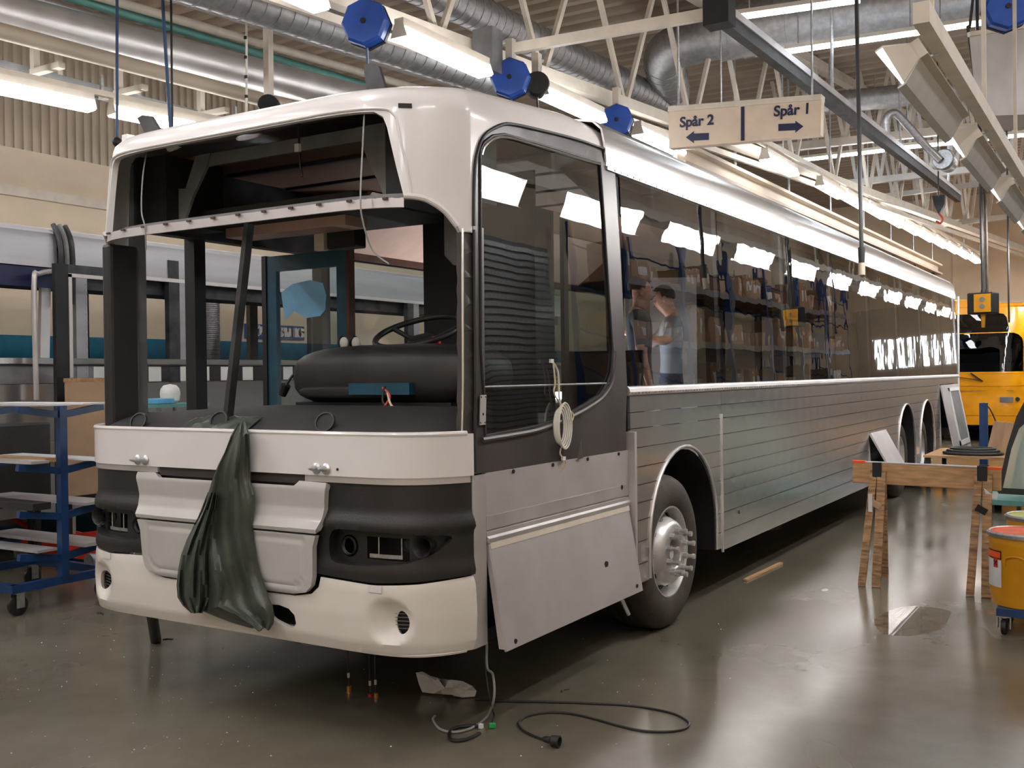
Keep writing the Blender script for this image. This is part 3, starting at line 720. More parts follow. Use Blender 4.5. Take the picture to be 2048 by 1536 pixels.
# ---- interior shell
MB().bb(-1.12, 1.12, .55, 15.2, 3.0, 3.02).build('ceiling_board', 'brown', bus)
for k in range(5): MB().bb(-1.1, 1.1, 1.0+k*.55, 1.03+k*.55, 2.985, 3.0).build('ceiling_joint', 'darkmetal', bus)
MB().prism([(-1.17, 1.95, 2.64), (-1.16, 1.95, 2.62), (-.66, 1.95, 2.99), (-.70, 1.95, 3.0)], (0, 4.0, 0)).build('cove_panel', 'pinkboard', bus)
MB().bb(-1.2, -1.14, 1.95, 6.0, 2.58, 2.64).build('cove_rail', 'rust', bus)
MB().prism([(-1.17, 6, 2.64), (-1.16, 6, 2.62), (-.66, 6, 2.99), (-.70, 6, 3.0)], (0, 9.2, 0)).build('cove_panel', 'black', bus)  # rear cove in black: the dark of the interior put into the colour
MB().prism([(1.15, 2.0, 2.70), (1.14, 2.0, 2.68), (.80, 2.0, 2.99), (.82, 2.0, 3.0)], (0, 13.2, 0)).build('cove_panel', 'black', bus)  # black as well, so the inside looks unlit behind the side panes
MB().bb(-1.2, .6, .5, 15.2, .64, .72).build('floor_deck', 'dark', bus)
for a, b in ((.5, 2.2), (3.5, 10.05), (12.9, 15.2)): MB().bb(.6, 1.2, a, b, .64, .72).build('floor_deck', 'dark', bus)
MB().bb(.58, 1.2, 2.2, 3.5, 1.22, 1.26).build('wheel_box_top', 'dark', bus)
MB().bb(-1.2, 1.2, 15.18, 15.3, .7, 3.1).build('rear_bulkhead', 'darkmetal', bus)
ins_w = []
for y0 in (.38, .84, 2.02, 3.68, 5.38, 7.08, 8.78, 10.48, 12.18, 13.88):
    MB().bb(-1.26, -1.17, y0-.04, y0+.05, .72 if y0 > 2 else 1.2, 2.98).build('window_post', 'greymetal' if y0 < .5 else 'black', bus)
for k in range(9):
    y0 = 1.97+k*1.668
    MB().prism([(1.245, y0-.04, 1.56), (1.16, y0-.04, 1.56), (1.13, y0-.04, 2.95), (1.20, y0-.04, 2.95)], (0, .08, 0)).build('window_post', 'black', bus)
MB().bb(-1.28, -1.20, 1.95, 15.3, .38, 1.40).build('offside_skirt', 'alu', bus)
MB().bb(-1.24, -1.15, .35, 15.3, 2.58, 3.02).build('offside_cantrail', 'darkmetal', bus)
MB().bb(-1.27, -1.22, .35, 15.3, 2.92, 3.16).build('offside_roof_edge', 'alu', bus)
for k in range(6):
    y0 = 2.1+k*1.7; MB().bb(-1.235, -1.228, y0, y0+1.55, 1.42, 2.58).build('offside_pane', 'clear', bus)
MB().bb(-1.2, -1.12, .14, .34, 1.25, 2.48).build('corner_post', 'anth', bus, bevel=.02)
# ---- roof and flank above the glass
prof = [(1.232, 2.925), (1.236, 2.95), (1.226, 3.06), (1.208, 3.15), (1.15, 3.205), (.95, 3.245), (.5, 3.29), (0, 3.30)]
full = prof+[(-a, b) for a, b in reversed(prof[:-1])]
MB().grid([[V((a, y, b)) for a, b in full[5:-5]] for y in (1.78, 5, 10, 15.3)]).build('roof_skin', 'alu2', bus, smooth=True, thick=.02)
def cant(s, y0, y1):
    pr = prof[:6]
    return MB().grid([[V((s*a, y, b)) for a, b in pr] for y in frange(y0, y1, .6)])
ys_ = [1.785]+[1.97+k*1.668 for k in range(1, 8)]+[15.3]
for a, b in zip(ys_, ys_[1:]):
    cant(1, a+.002, b-.002).build('cantrail_panel', 'alu', bus, smooth=60, thick=.012)
cant(-1, 1.785, 15.3).build('cantrail_panel', 'alu', bus, smooth=60, thick=.012)
MB().bb(1.19, 1.236, 1.80, 15.3, 2.905, 2.928).build('drip_rail', 'alu2', bus)
mb = MB()
for k in range(150): mb.box((1.262-.05, 1.9+k*.0895, 2.915), (.06, .012, .012))
r = mb.build('rivet_row', 'alu2', bus); r['kind'] = 'stuff'
MB().bb(-.58, .58, .62, 1.86, 3.165, 3.185).build('roof_skin', 'alu2', bus)
# ---- side glazing
for k in range(8):
    y0, y1 = 1.975+k*1.668, 1.963+(k+1)*1.668
    MB().grid([[V((1.275-.046*t, y, lerp(1.61, 2.91, t))) for y in frange(y0, y1, .4)] for t in (0, .25, .5, .75, 1)]).build('window_pane', 'glass', bus, smooth=True)
# ---- flank planks
arch = lambda yc, hw, top: [(yc-hw, .2)]+[(yc+hw*math.cos(PI-t*PI/20), .62+(top-.62)*math.sin(t*PI/20)) for t in range(21)]+[(yc+hw, .2)]
ARCH = [arch(2.855, .60, 1.20), arch(10.70, .61, 1.25), arch(12.25, .60, 1.26)]
H1 = [(8.44, .2), (8.44, .985), (9.31, .985), (9.31, .2)]; H2 = [(13.35, .2), (13.35, 1.47), (15.2, 1.47), (15.2, .2)]
side = lambda y, z: V((sidex(z), y, z))
zz = [.38, .52, .66, .79, .90, 1.01, 1.12, 1.24, 1.36, 1.565]
zz = [.38, .52, .66, .79, .90, 1.01, 1.12, 1.24, 1.36, 1.46, 1.565]
for sec, (y0, y1) in enumerate(((1.99, 3.572), (3.588, 15.32))):
    for a, b in zip(zz, zz[1:]):
        lo = .40 if (sec == 0 and a < .4) else a
        panel('side_plank', 'alu', bus, [(y0, lo+.002), (y1, lo+.002), (y1, b-.003), (y0, b-.003)], ARCH+[H1, H2], fn=(lambda y, z, a=a, b=b: V((sidex(z)+.0022*math.sin(PI*clamp((z-a)/(b-a), 0, 1))+.0012*math.sin(y*1.9+a*17), y, z))), us=frange(y0, y1, .25), vs=frange(a, b, .03)[1:-1], thick=.018, smooth=True, step=.12, split=True)
MB().bb(1.272, 1.284, 3.568, 3.592, .37, 1.39).build('joint_strip', 'alu2', bus)
for yc, hw, top in ((2.855, .60, 1.20), (10.70, .61, 1.25), (12.25, .60, 1.26)):
    pts = arch(yc, hw, top)[1:-1]
    MB().tube([V((1.279, a, b)) for a, b in [(yc-hw, .41)]+pts+[(yc+hw, .41)]], .011, n=6).build('arch_trim', 'alu2', bus, smooth=True)
    lin = [(yc-hw, .40)]+[(yc+hw*math.cos(PI-t*PI/16), .60+(top-.62)*math.sin(t*PI/16)) for t in range(17)]+[(yc+hw, .40)]
    MB().grid([[V((x, a, b)) for a, b in lin] for x in (.62, 1.262)]).build('wheel_housing', 'black', bus, smooth=True)
    MB().prism([V((.62, a, b)) for a, b in lin], (-.02, 0, 0)).build('housing_wall', 'black', bus)
belt = MB().prism([(1.26, 1.965, 1.562), (1.283, 1.965, 1.566), (1.289, 1.965, 1.585), (1.284, 1.965, 1.605), (1.27, 1.965, 1.622)], (0, 13.35, 0)).build('belt_rail', 'alu2', bus)
mb = MB()
for k in range(260): mb.box((1.289, 1.99+k*.051, 1.578), (.006, .012, .010))
r = mb.build('rivet_row', 'alu', bus); r['kind'] = 'stuff'
MB().bb(1.262, 1.285, 15.3, 15.38, .42, 2.95).build('rear_corner_strip', 'white', bus)
for y_, z_ in ((3.95, .62), (8.2, .52), (1.86, 1.02)): MB().cyl((1.272, y_, z_), (1.279, y_, z_), .014, n=10).build('hole', 'black', bus)
# front panel behind the nose
MB().bb(1.255, 1.275, .372, 1.955, .962, 1.236).build('front_side_panel', 'alupaint', bus)
MB().prism([(1.262, .372, .90), (1.290, .372, .905), (1.293, .372, .925), (1.279, .372, .935), (1.279, .372, .955), (1.262, .372, .962)], (0, 1.585, 0)).build('hinge_rail', 'alu2', bus)
MB().bb(1.275, 1.277, .372, 1.955, .965, 1.03).build('plank_groove', 'alu2', bus)
MB().bb(1.26, 1.32, 1.955, 1.985, .42, 1.345).build('flange', 'alupaint', bus)
MB().bb(.9, 1.0, .4, 1.95, .40, .95).build('locker_wall', 'black', bus)
for k in range(4):
    MB().cyl((1.274, .62+k*.40, 1.222), (1.282, .62+k*.40, 1.222), .010, n=8).build('screw', 'black', bus)
ht = MB().prism([(1.285, .385, .905), (1.375, .385, .40), (1.360, .385, .395), (1.268, .385, .90)], (0, 1.55, 0)).build('front_hatch', 'alupaint', bus, bevel=.004)
MB().prism([(1.287, .385, .915), (1.293, .385, .875), (1.288, .385, .872), (1.281, .385, .912)], (0, 1.55, 0)).build('hatch_hinge', 'cream', ht)
for y_, z_, rr in ((.47, .43, .012), (1.52, .62, .02), (1.86, .44, .012)):
    x_ = 1.285+.09*(.905-z_)/.505; MB().cyl((x_-.004, y_, z_), (x_+.004, y_, z_-.001), rr, n=12).build('hole', 'black', ht)
MB().prism([(1.283, .377, .90), (1.372, .377, .41), (1.335, .377, .41), (1.262, .377, .90)], (0, .008, 0)).build('hatch_end', 'alupaint', ht)
MB().cyl((1.12, 2.02, .45), (1.20, 2.10, .20), .014, n=8).build('gas_strut', 'steel', bus)
def hatch(y0, y1, zt, zb, out):
    h = MB().prism([(1.29, y0, zt), (1.29+out, y0, zb), (1.275+out, y0, zb-.01), (1.268, y0, zt-.01)], (0, y1-y0, 0)).build('side_hatch', 'alupaint', bus)
    MB().prism([(1.265, y0-.02, zt), (1.275+out*.1, y0-.02, zb), (1.255+out*.1, y0-.02, zb), (1.245, y0-.02, zt)], (0, .03, 0)).build('hatch_stay', 'alu2', h)
    return h
hatch(8.46, 9.29, .985, .42, .30)
h2 = hatch(13.4, 15.15, 1.46, .40, .20)
f = lambda t, o: 1.29+.20*t+o
for (t0, t1, ya, yb) in ((.05, .10, 14.0, 15.05), (.85, .92, 14.0, 15.05), (.05, .92, 14.0, 14.06), (.05, .92, 14.99, 15.05)):
    MB().prism([(f(t0, .02), ya, 1.46-1.06*t0), (f(t1, .02), ya, 1.46-1.06*t1), (f(t1, 0), ya, 1.46-1.06*t1), (f(t0, 0), ya, 1.46-1.06*t0)], (0, yb-ya, 0)).build('grille_frame', 'whiteplastic', h2)
MB().prism([(f(.1, .006), 14.06, 1.46-1.06*.1), (f(.85, .006), 14.06, 1.46-1.06*.85), (f(.85, 0), 14.06, 1.46-1.06*.85), (f(.1, 0), 14.06, 1.46-1.06*.1)], (0, .93, 0)).build('grille_mesh', 'greymetal', h2)
for a, b in ((8.44, 9.31), (13.35, 15.2)): MB().bb(.85, .9, a-.1, b+.05, .4, 1.5).build('locker_wall', 'black', bus)
# ---- underbody
MB().bb(-1.1, .62, .5, 15.1, .34, .64).build('chassis', 'dark', bus)
MB().bb(.62, 1.18, 3.7, 9.9, .36, .64).build('chassis', 'dark', bus); MB().bb(.62, 1.1, .5, 1.95, .36, .42).build('chassis', 'dark', bus)
# ---- nose, from the white strip down
def flat(o): return lambda u, v: body(u, v, o)
ws = panel('nose_strip', 'white', bus, [(-1.275, 1.236), (1.275, 1.236), (1.275, 1.43), (-1.275, 1.43)], fn=flat(.02), us=UF, vs=[1.28, 1.34, 1.40], thick=.03)
MB().tube([body(u, 1.432, .012) for u in UF if abs(u) <= 1.27], .012, n=8).build('top_bead', 'white', ws, smooth=True)
for s in (-1, 1):
    for a, b in ((.52, 1.27),):
        panel('lower_trim', 'alu2', bus, sorted([(s*a, 1.205), (s*b, 1.205)])+sorted([(s*a, 1.236), (s*b, 1.236)], reverse=True), fn=flat(.012), us=UF, vs=[], thick=.012)
for u in (-.665, -.605, .602, .662):
    c = body(u, 1.268, .02); d = V((0, -1, .05)).normalized()
    o = MB().lathe([(.001, .004), (.026, .0), (.027, .006), (.016, .014), (.014, .022), (.004, .055), (.001, .056)], c, d, 14).build('stud', 'steel', ws, smooth=30)
MB().cyl(body(.73, 1.268, .018), body(.73, 1.268, .022), .007, n=8).build('hole', 'black', ws)
# dark headlamp panels
alm = [(.665, .94), (.70, .985), (.82, .99), (1.0, .985), (1.12, .978), (1.225, .965), (1.19, .905), (1.13, .868), (1.02, .838), (.80, .828), (.68, .845)]
def headfn(s):
    def f_(u, v):
        a = abs(u); o = interp(v, [(.76, .015), (.80, .025), (.86, .012), (.98, .012), (1.0, .03), (1.03, .024), (1.07, .0), (1.22, .0)])
        return body(u, v, o)
    return f_
HP = [(.60, 1.205), (1.276, 1.205), (1.276, .782), (1.13, .768), (.92, .755), (.76, .762), (.565, .772), (.60, .92), (.625, 1.05)]
for s in (-1, 1):
    o_ = HP if s > 0 else mir(HP)
    rect = [(.845, .853), (1.07, .848), (1.07, .955), (.845, .957)]; c1 = circ((.742, .905), .052, 20); c2 = circ((1.142, .925), .038, 20)
    hs = [[(s*a, b) for a, b in h] for h in (rect, c1, c2)]
    al = [(p.x, p.y) for p in spline([(a, b, 0) for a, b in alm+alm[:1]], 4)][:-1]; als = [(s*a, b) for a, b in al]
    hp = panel('headlamp_panel', 'anth', bus, o_, [als], fn=headfn(s), us=sorted([s*x for x in frange(.56, 1.27, .03)]), vs=frange(.77, 1.2, .02), thick=.01, step=.02)
    panel('lamp_pan', 'anth', hp, als, hs, fn=flat(-.045), us=sorted([s*x for x in frange(.66, 1.23, .04)]), vs=frange(.84, .98, .04), thick=.01, step=.02)
    rim_ = [headfn(s)(a, b) for a, b in als+als[:1]]
    MB().grid([rim_, [body(a, b, -.046) for a, b in als+als[:1]]]).build('pan_wall', 'anth', hp, smooth=True)
    MB().grid([[body(s*u, v, -.16) for u in frange(.58, 1.25, .06)] for v in (.74, 1.2)]).build('lamp_well', 'black', hp, thick=.01)
    MB().grid([[body(s*u, v, -.05) for u in frange(.855, 1.03, .035)] for v in (.858, .876)]).build('lamp_bracket', 'steel', hp, thick=.004)
    for uu in (.90, 1.02): MB().cyl(body(s*uu, .86, -.06), body(s*uu, .955, -.06), .004, n=6).build('bracket_rod', 'steel', hp)
    MB().lathe([(.001, 0), (.028, .0), (.034, .012)], body(s*1.045, .925, -.08), (0, -1, 0), 12).build('bulb_holder', 'darkmetal', hp)
    MB().lathe([(.036, 0), (.045, .01), (.040, .02)], body(s*.742, .905, -.05), (0, -1, 0), 18).build('lamp_ring', 'darkmetal', hp, smooth=True)
    MB().lathe([(.030, -.08), (.037, .0), (.052, .02)], body(s*1.142, .925, -.015), (0, -1, 0), 18).build('indicator_tube', 'anth', hp, smooth=True)
panel('grille_backing', 'black', bus, [(-.62, .66), (.62, .66), (.64, 1.235), (-.64, 1.235)], fn=flat(-.02), us=UF, vs=[.9], thick=.02)
panel('lock_bar', 'anth2', bus, [(-.52, 1.19), (.60, 1.19), (.60, 1.234), (-.52, 1.234)], fn=flat(.0), us=UF, vs=[1.21], thick=.02)
# grey centre flap
upo = lambda v: interp(v, [(.962, .062), (.985, .070), (1.03, .040), (1.08, .026), (1.17, .036), (1.19, .03), (1.21, .022)])
UPR = [(.0, 1.178), (.45, 1.188), (.475, 1.208), (.655, 1.202), (.668, 1.19), (.655, 1.12), (.648, 1.046), (.63, .967), (0, .967)]
hw_ = lambda v: interp(v, [(.967, .63), (1.046, .648), (1.12, .655), (1.19, .668), (1.21, .662)])
def vtop(q_): return interp(abs(q_+ (.04 if q_ < 0 else 0)), [(.70, 1.182), (.745, 1.206), (1, 1.203)])
SS = sorted(set(frange(-1, 1, .04)+[-.80, -.775, -.735, .70, .72, .745]))
rows = []
for k_ in range(25):
    t_ = k_/24; rows.append([body(q_*hw_(.967+(vtop(q_)-.967)*t_), .967+(vtop(q_)-.967)*t_, upo(.967+(vtop(q_)-.967)*t_)) for q_ in SS])
fl = MB().grid(rows).build('nose_flap', 'flap', bus, smooth=True, thick=.03)
LOW = [(0, .957), (.626, .957), (.606, .90), (.598, .76), (.585, .715), (.55, .683), (.47, .668), (0, .660)]
inn = [(-.54, .925), (.54, .925), (.535, .76), (.51, .725), (.45, .712), (-.45, .712), (-.51, .725), (-.535, .76)]
inn2 = [(-.555, .94), (.555, .94), (.55, .755), (.52, .712), (.455, .698), (-.455, .698), (-.52, .712), (-.55, .755)]
def lowfn(u, v):
    o = interp(v, [(.66, .04), (.68, .052), (.95, .064)])
    if inpoly((u, v), inn2) and not inpoly((u, v), inn): o -= .006
    return body(u, v, o)
f2 = panel('nose_flap_lower', 'flap', bus, LOW+mir(LOW)[1:-1], fn=lowfn, us=frange(-.62, .62, .018), vs=frange(.67, .95, .012), thick=.03)
# bumper
bo = lambda v: interp(v, [(.40, -.03), (.43, .0), (.48, .022), (.60, .03), (.72, .024), (.755, .016), (.78, .0)])
def bumpfn(u, v):
    o = bo(v); a = abs(u)
    d = math.hypot((a-1.0)/.115, (v-.585)/.105)      # scooped fog lamp dish, deepest toward the outside
    if d < 1:
        k = (1-d*d); o -= .07*k*clamp(.35+(a-.90)/.16, 0, 1)
    return body(u, v, o)
BT = [(0, .652), (.46, .655), (.565, .674), (.608, .71), (.614, .757), (.76, .752), (.92, .745), (1.13, .757), (1.276, .774), (1.276, .43), (1.1, .428), (.6, .43), (0, .44)]
tow = [(.27, .575), (.30, .597), (.36, .60), (.42, .588), (.455, .56), (.462, .52), (.44, .496), (.40, .497), (.32, .52), (.28, .545)]
fog = [circ((s*1.045, .578), .040, 20, .052) for s in (-1, 1)]
bm_ = panel('bumper', 'white2', bus, BT+mir(BT)[1:-1], [tow]+fog, fn=bumpfn, us=sorted(set(UF+[s*x for x in frange(.86, 1.14, .02) for s in (-1, 1)])), vs=frange(.43, .77, .017), thick=.025, step=.025)
MB().tube([body(u, .432, -.012) for u in UF if abs(u) < 1.27], .012, n=8).build('bottom_edge', 'white2', bm_, smooth=True)
MB().grid([[body(u, v, -.09) for u in frange(.2, .52, .08)] for v in (.48, .62)]).build('tow_recess', 'black', bm_, thick=.01)
for s in (-1, 1):
    fg = MB().lathe([(.001, 0), (.05, 0), (.05, .01)], body(s*1.045, .578, -.05), (s*.25, -1, 0), 20).build('fog_lamp_grille', 'black', bm_)
    for k in range(5):
        z_ = .545+k*.017; MB().bar(body(s*1.0, z_, -.035), body(s*1.09, z_, -.04), .003, .003).build('grille_wire', 'greymetal', fg)
    MB().cyl(body(s*.94, .735, .014), body(s*.94, .735, .026), .009, n=10).build('screw_hole', 'black', bm_)
    MB().grid([[body(s*u, v, .026) for u in (.905, .975)] for v in (.715, .748)]).build('screw_pad', 'white', bm_, thick=.004)
    o_ = [(1.279, .43), (1.392, .43), (1.392, 1.232), (1.279, 1.232)]
    panel('corner_strip', 'alu2', bus, o_ if s > 0 else mir(o_), fn=flat(.004), us=[s*x for x in frange(1.28, 1.39, .02)], vs=[.8], thick=.01)
    o_ = [(1.256, 1.238), (1.395, 1.238), (1.395, 2.40), (1.256, 2.40)]
    ap = panel('front_pillar', 'anth2', bus, o_ if s > 0 else mir(o_), fn=flat(-.004), us=[s*x for x in frange(1.26, 1.39, .012)], vs=frange(1.3, 2.4, .12), thick=.04)
    MB().tube([body(s*1.254, v, .006) for v in frange(1.435, 2.38, .12)], .006, n=6).build('bright_bead', 'alu', ap, smooth=True)
    MB().tube([body(s*1.30, v, .003) for v in frange(1.25, 2.38, .12)], .009, n=6).build('groove', 'black', ap, smooth=True)
pl = MB().grid([[body(u, v, .006) for u in (1.335, 1.385)] for v in (1.465, 1.605)]).build('mounting_plate', 'alupaint', bus, thick=.005)
for u, v, rr in ((1.342, 1.595, .004), (1.378, 1.595, .004), (1.342, 1.475, .004), (1.378, 1.475, .004), (1.36, 1.515, .007)):
    c = body(u, v, .008); MB().cyl(c, c+V((.004, -.001, 0)), rr, n=8).build('hole', 'black', pl)
# ---- driver's side window
G = [(1.362, 2.773), (1.398, 2.816), (1.475, 2.863), (1.591, 2.893), (1.9, 2.908), (2.648, 2.934), (2.70, 2.5), (2.773, 1.837), (2.748, 1.705), (2.69, 1.64), (2.602, 1.576), (2.43, 1.53), (2.243, 1.487), (2.08, 1.455), (1.918, 1.435), (1.65, 1.42), (1.397, 1.411), (1.357, 1.816)]
SU = [(1.30, 1.239), (2.953, 1.234), (2.972, 1.628), (2.90, 2.5), (2.84, 3.02), (2.3, 3.012), (1.856, 2.98), (1.6, 2.94), (1.43, 2.872), (1.36, 2.815), (1.32, 2.75), (1.305, 2.69), (1.30, 2.4)]
so = panel('window_surround', 'anth2', bus, SU, [G], fn=flat(-.002), us=[1.5, 1.8, 2.1, 2.4, 2.7], vs=frange(1.25, 2.95, .2), thick=.025)
panel('driver_window', 'glassd', bus, [(a*1.0, b) for a, b in G], fn=flat(-.006), us=frange(1.4, 2.75, .1), vs=frange(1.42, 2.9, .12))
MB().tube([body(a, b, .0) for a, b in dens(G, .05)], .008, n=6, closed=True).build('glass_seal', 'black', so, smooth=True)
MB().tube([body(p.x, p.y, .005) for p in spline([(1.36, 1.395, 0), (1.65, 1.403, 0), (1.92, 1.418, 0), (2.245, 1.468, 0), (2.45, 1.512, 0), (2.61, 1.56, 0), (2.72, 1.625, 0), (2.765, 1.70, 0), (2.79, 1.83, 0)], 5)], .014, n=8).build('sill_bead', 'anth2', so, smooth=True)
MB().tube([body(p.x, p.y, .003) for p in spline([(1.375, 2.75, 0), (1.405, 2.80, 0), (1.48, 2.848, 0), (1.6, 2.88, 0), (1.9, 2.895, 0), (2.64, 2.922, 0)], 4)], .006, n=6).build('bright_bead', 'alu', so, smooth=True)
MB().tube([body(u, 1.642, -.002) for u in frange(1.37, 2.74, .15)], .006, n=6).build('glass_divider', 'greymetal', so)
MB().bb(.58, .60, 1.80, 2.28, 1.45, 2.78).build('cab_screen', 'black', bus)
fr = MB().bb(.585, .605, 2.28, 2.40, 1.78, 2.78).build('cab_screen_glass', 'clear', bus)
MB().bb(.58, .61, 2.40, 2.46, 1.5, 2.78).build('cab_screen_post', 'black', bus)
MB().bb(.55, 1.15, 2.46, 2.48, .72, 1.85).build('cab_wall', 'anth', bus)
MB().bb(.95, .97, .62, .75, 1.30, 1.62).build('side_console', 'greymetal', bus)
for k in range(5): MB().bb(.965, .975, .66, .71, 1.32+k*.06, 1.355+k*.06).build('red_tab', 'red', bus)
# ---- front shelf under the missing windscreen
def shelf(u, t):
    b = body(u, 1.43, -.012); h = .15*(1-.35*clamp((-u-.1)/1.1, 0, 1)); e = .42
    return V((b.x*(1-.03*t), b.y+e*t*(1-.3*abs(u/1.275)**4), 1.40+h*(1-(1-t)**2)))
SHU = [u for u in UF if abs(u) <= 1.26]
shf = MB().grid([[shelf(u, t) for u in SHU] for t in frange(0, 1, .1)]).build('front_shelf', 'shelf', bus, smooth=True, thick=.015)
for u in (-.80, -.17, .56):
    c = shelf(u, .25); c2 = shelf(u, .3); nn = V((.2, -.88, .42)).normalized(); c = c+nn*.03
    v_ = MB().lathe([(.055, .0), (.052, .012), (.044, .012), (.042, 0)], c, nn, 20).build('vent_ring', 'anth', shf, smooth=True)
    MB().lathe([(.001, .006), (.044, .006)], c, nn, 20).build('vent_hole', 'black', v_)
MB().bb(-1.2, 1.2, .42, .5, .72, 1.5).build('front_bulkhead', 'black', bus)
# ---- instrument hump, steering wheel
def hump(c, r, e=3.2, n=36, m=16):
    rows = []
    pw = lambda x, p: math.copysign(abs(x)**p, x)
    for i in range(m+1):
        t = -PI/2+PI*i/m; rows.append([V((c[0]+r[0]*pw(math.cos(t), 2/e)*pw(math.cos(2*PI*k/n), 2/e), c[1]+r[1]*pw(math.cos(t), 2/e)*pw(math.sin(2*PI*k/n), 2/e), c[2]+r[2]*pw(math.sin(t), 2/e)-.05*((2*k/n-1)**2 if False else 0))) for k in range(n+1)])
    return MB().grid(rows)
dash = hump((.455, .78, 1.70), (.675, .26, .172)).build('instrument_hood', 'anth', bus, smooth=True)
hump((.30, .53, 1.615), (.34, .03, .035)).build('instrument_slot', 'black', dash, smooth=True)
MB().bb(-.10, .95, .56, .95, 1.30, 1.56).build('dash_core', 'black', bus)
q = on(735, 778, 'y', .50); MB().bb(q.x-.12, q.x+.28, .49, .56, q.z-.03, q.z+.03).build('switch_strip', 'doorblue', bus)
SW = at(838, 663, 5.75)
def wheel_ring(c, R_, r, tx, ty):
    Rm = Matrix.Rotation(tx, 3, 'X') @ Matrix.Rotation(ty, 3, 'Y')
    return Rm
Rm = Matrix.Rotation(math.radians(22), 3, 'X')
sw = MB().tube([SW+Rm @ V((.252*math.cos(t*PI/20), .252*math.sin(t*PI/20), 0)) for t in range(40)], .017, n=10, closed=True).build('steering_wheel', 'anth', bus, smooth=True)
MB().lathe([(.001, .02), (.07, .015), (.09, -.02), (.06, -.06), (.001, -.06)], SW+Rm @ V((0, 0, -.05)), Rm @ V((0, 0, 1)), 18).build('hub', 'anth', sw, smooth=True)
for t in (.3, PI-.3, PI*1.5): MB().tube([SW+Rm @ V((.06*math.cos(t), .06*math.sin(t), -.06)), SW+Rm @ V((.25*math.cos(t), .25*math.sin(t), 0))], .014, n=6).build('spoke', 'anth', sw)
MB().cyl(SW+Rm @ V((0, 0, -.1)), SW+Rm @ V((0, -.1, -.5)), .04, n=12).build('column', 'black', sw)
q = at(873, 682, 5.55); MB().box(q, (.045, .02, .05)).build('red_tag', 'red', sw)
for px, m_ in ((688, 'whiteplastic'), (712, 'whiteplastic')):
    q = at(px, 686, 5.9); MB().ball(q, (.028, .02, .035), 12, 8).build('white_cap', m_, dash, smooth=True); MB().ball(q+V((-.03, .02, 0)), (.03, .03, .045), 10, 8).build('cap_back', 'black', dash, smooth=True)
MB().tube(spline([at(650, 705, 5.9), at(618, 718, 5.9), at(585, 752, 5.9), at(572, 772, 5.9)], 6), .008, n=6).build('gooseneck', 'cable', dash, smooth=True)
q = at(572, 770, 5.9); MB().cyl(q, q+V((-.03, 0, -.06)), .03, .022, n=10).build('microphone', 'cable', dash)
# wires spilling from the dash
q0 = on(772, 785, 'y', .42)
for m_, pts in (('cable', [(770, 772), (765, 800), (772, 815), (760, 825), (752, 838)]), ('beige', [(775, 785), (782, 810), (800, 822), (815, 838), (850, 852), (866, 862)]), ('red', [(765, 775), (780, 792), (770, 812), (762, 830)]), ('bluehose', [(800, 824), (830, 845), (862, 858)])):
    MB().tube(spline([on(a, b, 'y', .40-.001*max(0, b-790)) for a, b in pts], 5), .006, n=6).build('loose_wire', m_, dash, smooth=True)
for px, py, m_ in ((757, 828, 'green'), (762, 840, 'green'), (872, 863, 'ltblue')):
    q = on(px, py, 'y', .32); MB().box(q, (.04, .02, .025), Matrix.Rotation(.5, 3, 'Y')).build('connector', m_, dash, bevel=.003)
# partition behind the driver, grey head lining piece
a, b = on(845, 400, 'y', 1.75), on(932, 400, 'y', 1.75)
MB().bb(a.x, b.x+.5, 1.75, 1.77, .72, 2.95).build('driver_partition', 'black', bus)
a, b = on(888, 430, 'y', 1.2), on(930, 528, 'y', 1.2)
MB().prism([(a.x, 1.2, a.z+.1), (b.x+.05, 1.2, a.z+.1), (b.x+.05, 1.2, b.z-.02), (a.x+.06, 1.2, b.z), (a.x, 1.2, b.z+.06)], (0, .03, 0)).build('door_pillar_trim', 'greymetal', bus)
a, b = on(652, 432, 'y', 1.2), on(708, 493, 'y', 1.2)
MB().bb(a.x, b.x, 1.2, 1.32, b.z, 2.75).build('monitor_box', 'black', bus, bevel=.01)
MB().bb(-1.1, -.1, 1.0, 1.2, 2.60, 2.66).build('roof_conduit', 'pinkboard', bus); MB().bb(-1.1, .3, .6, 1.6, 2.66, 2.70).build('roof_frame', 'dark', bus)
q = on(640, 475, 'y', 1.2); MB().bb(q.x-.05, q.x+.03, 1.2, 1.24, q.z-.08, q.z+.08).build('bracket', 'cream', bus)
# slanting dark bar through the windscreen opening
MB().bar((.01, .12, 2.49), (-.155, .10, 1.42), .045, .03).build('prop_bar', 'darkmetal', bus)
# blue front door leaf standing open
def leaf(x0, x1, z0, z1, y): return MB().bb(x0, x1, y, y+.04, z0, z1)
dl = leaf(-1.24, -.53, 2.43, 2.535, 1.5).bb(-1.24, -1.155, 1.5, 1.54, .75, 2.43).bb(-.61, -.53, 1.5, 1.54, .75, 2.43).bb(-1.155, -.61, 1.5, 1.54, .75, .9).build('door_leaf', 'doorblue', bus)
MB().bb(-1.155, -.61, 1.515, 1.525, .9, 2.43).build('door_pane', 'clear', dl)
MB().bb(-1.28, -1.24, 1.49, 1.55, .75, 2.54).build('door_edge', 'black', dl); MB().bb(-.53, -.505, 1.5, 1.56, .75, 2.54).build('door_edge', 'rust', dl)
MB().prism([on(a_, b_, 'y', 1.508) for a_, b_ in ((562, 585), (585, 568), (620, 560), (645, 566), (652, 590), (650, 620), (640, 632), (612, 636), (588, 622), (570, 640))], (0, .003, 0)).build('painted_reflection', 'reflblue', dl)  # flat pale blue patch painted as a reflection on the door pane
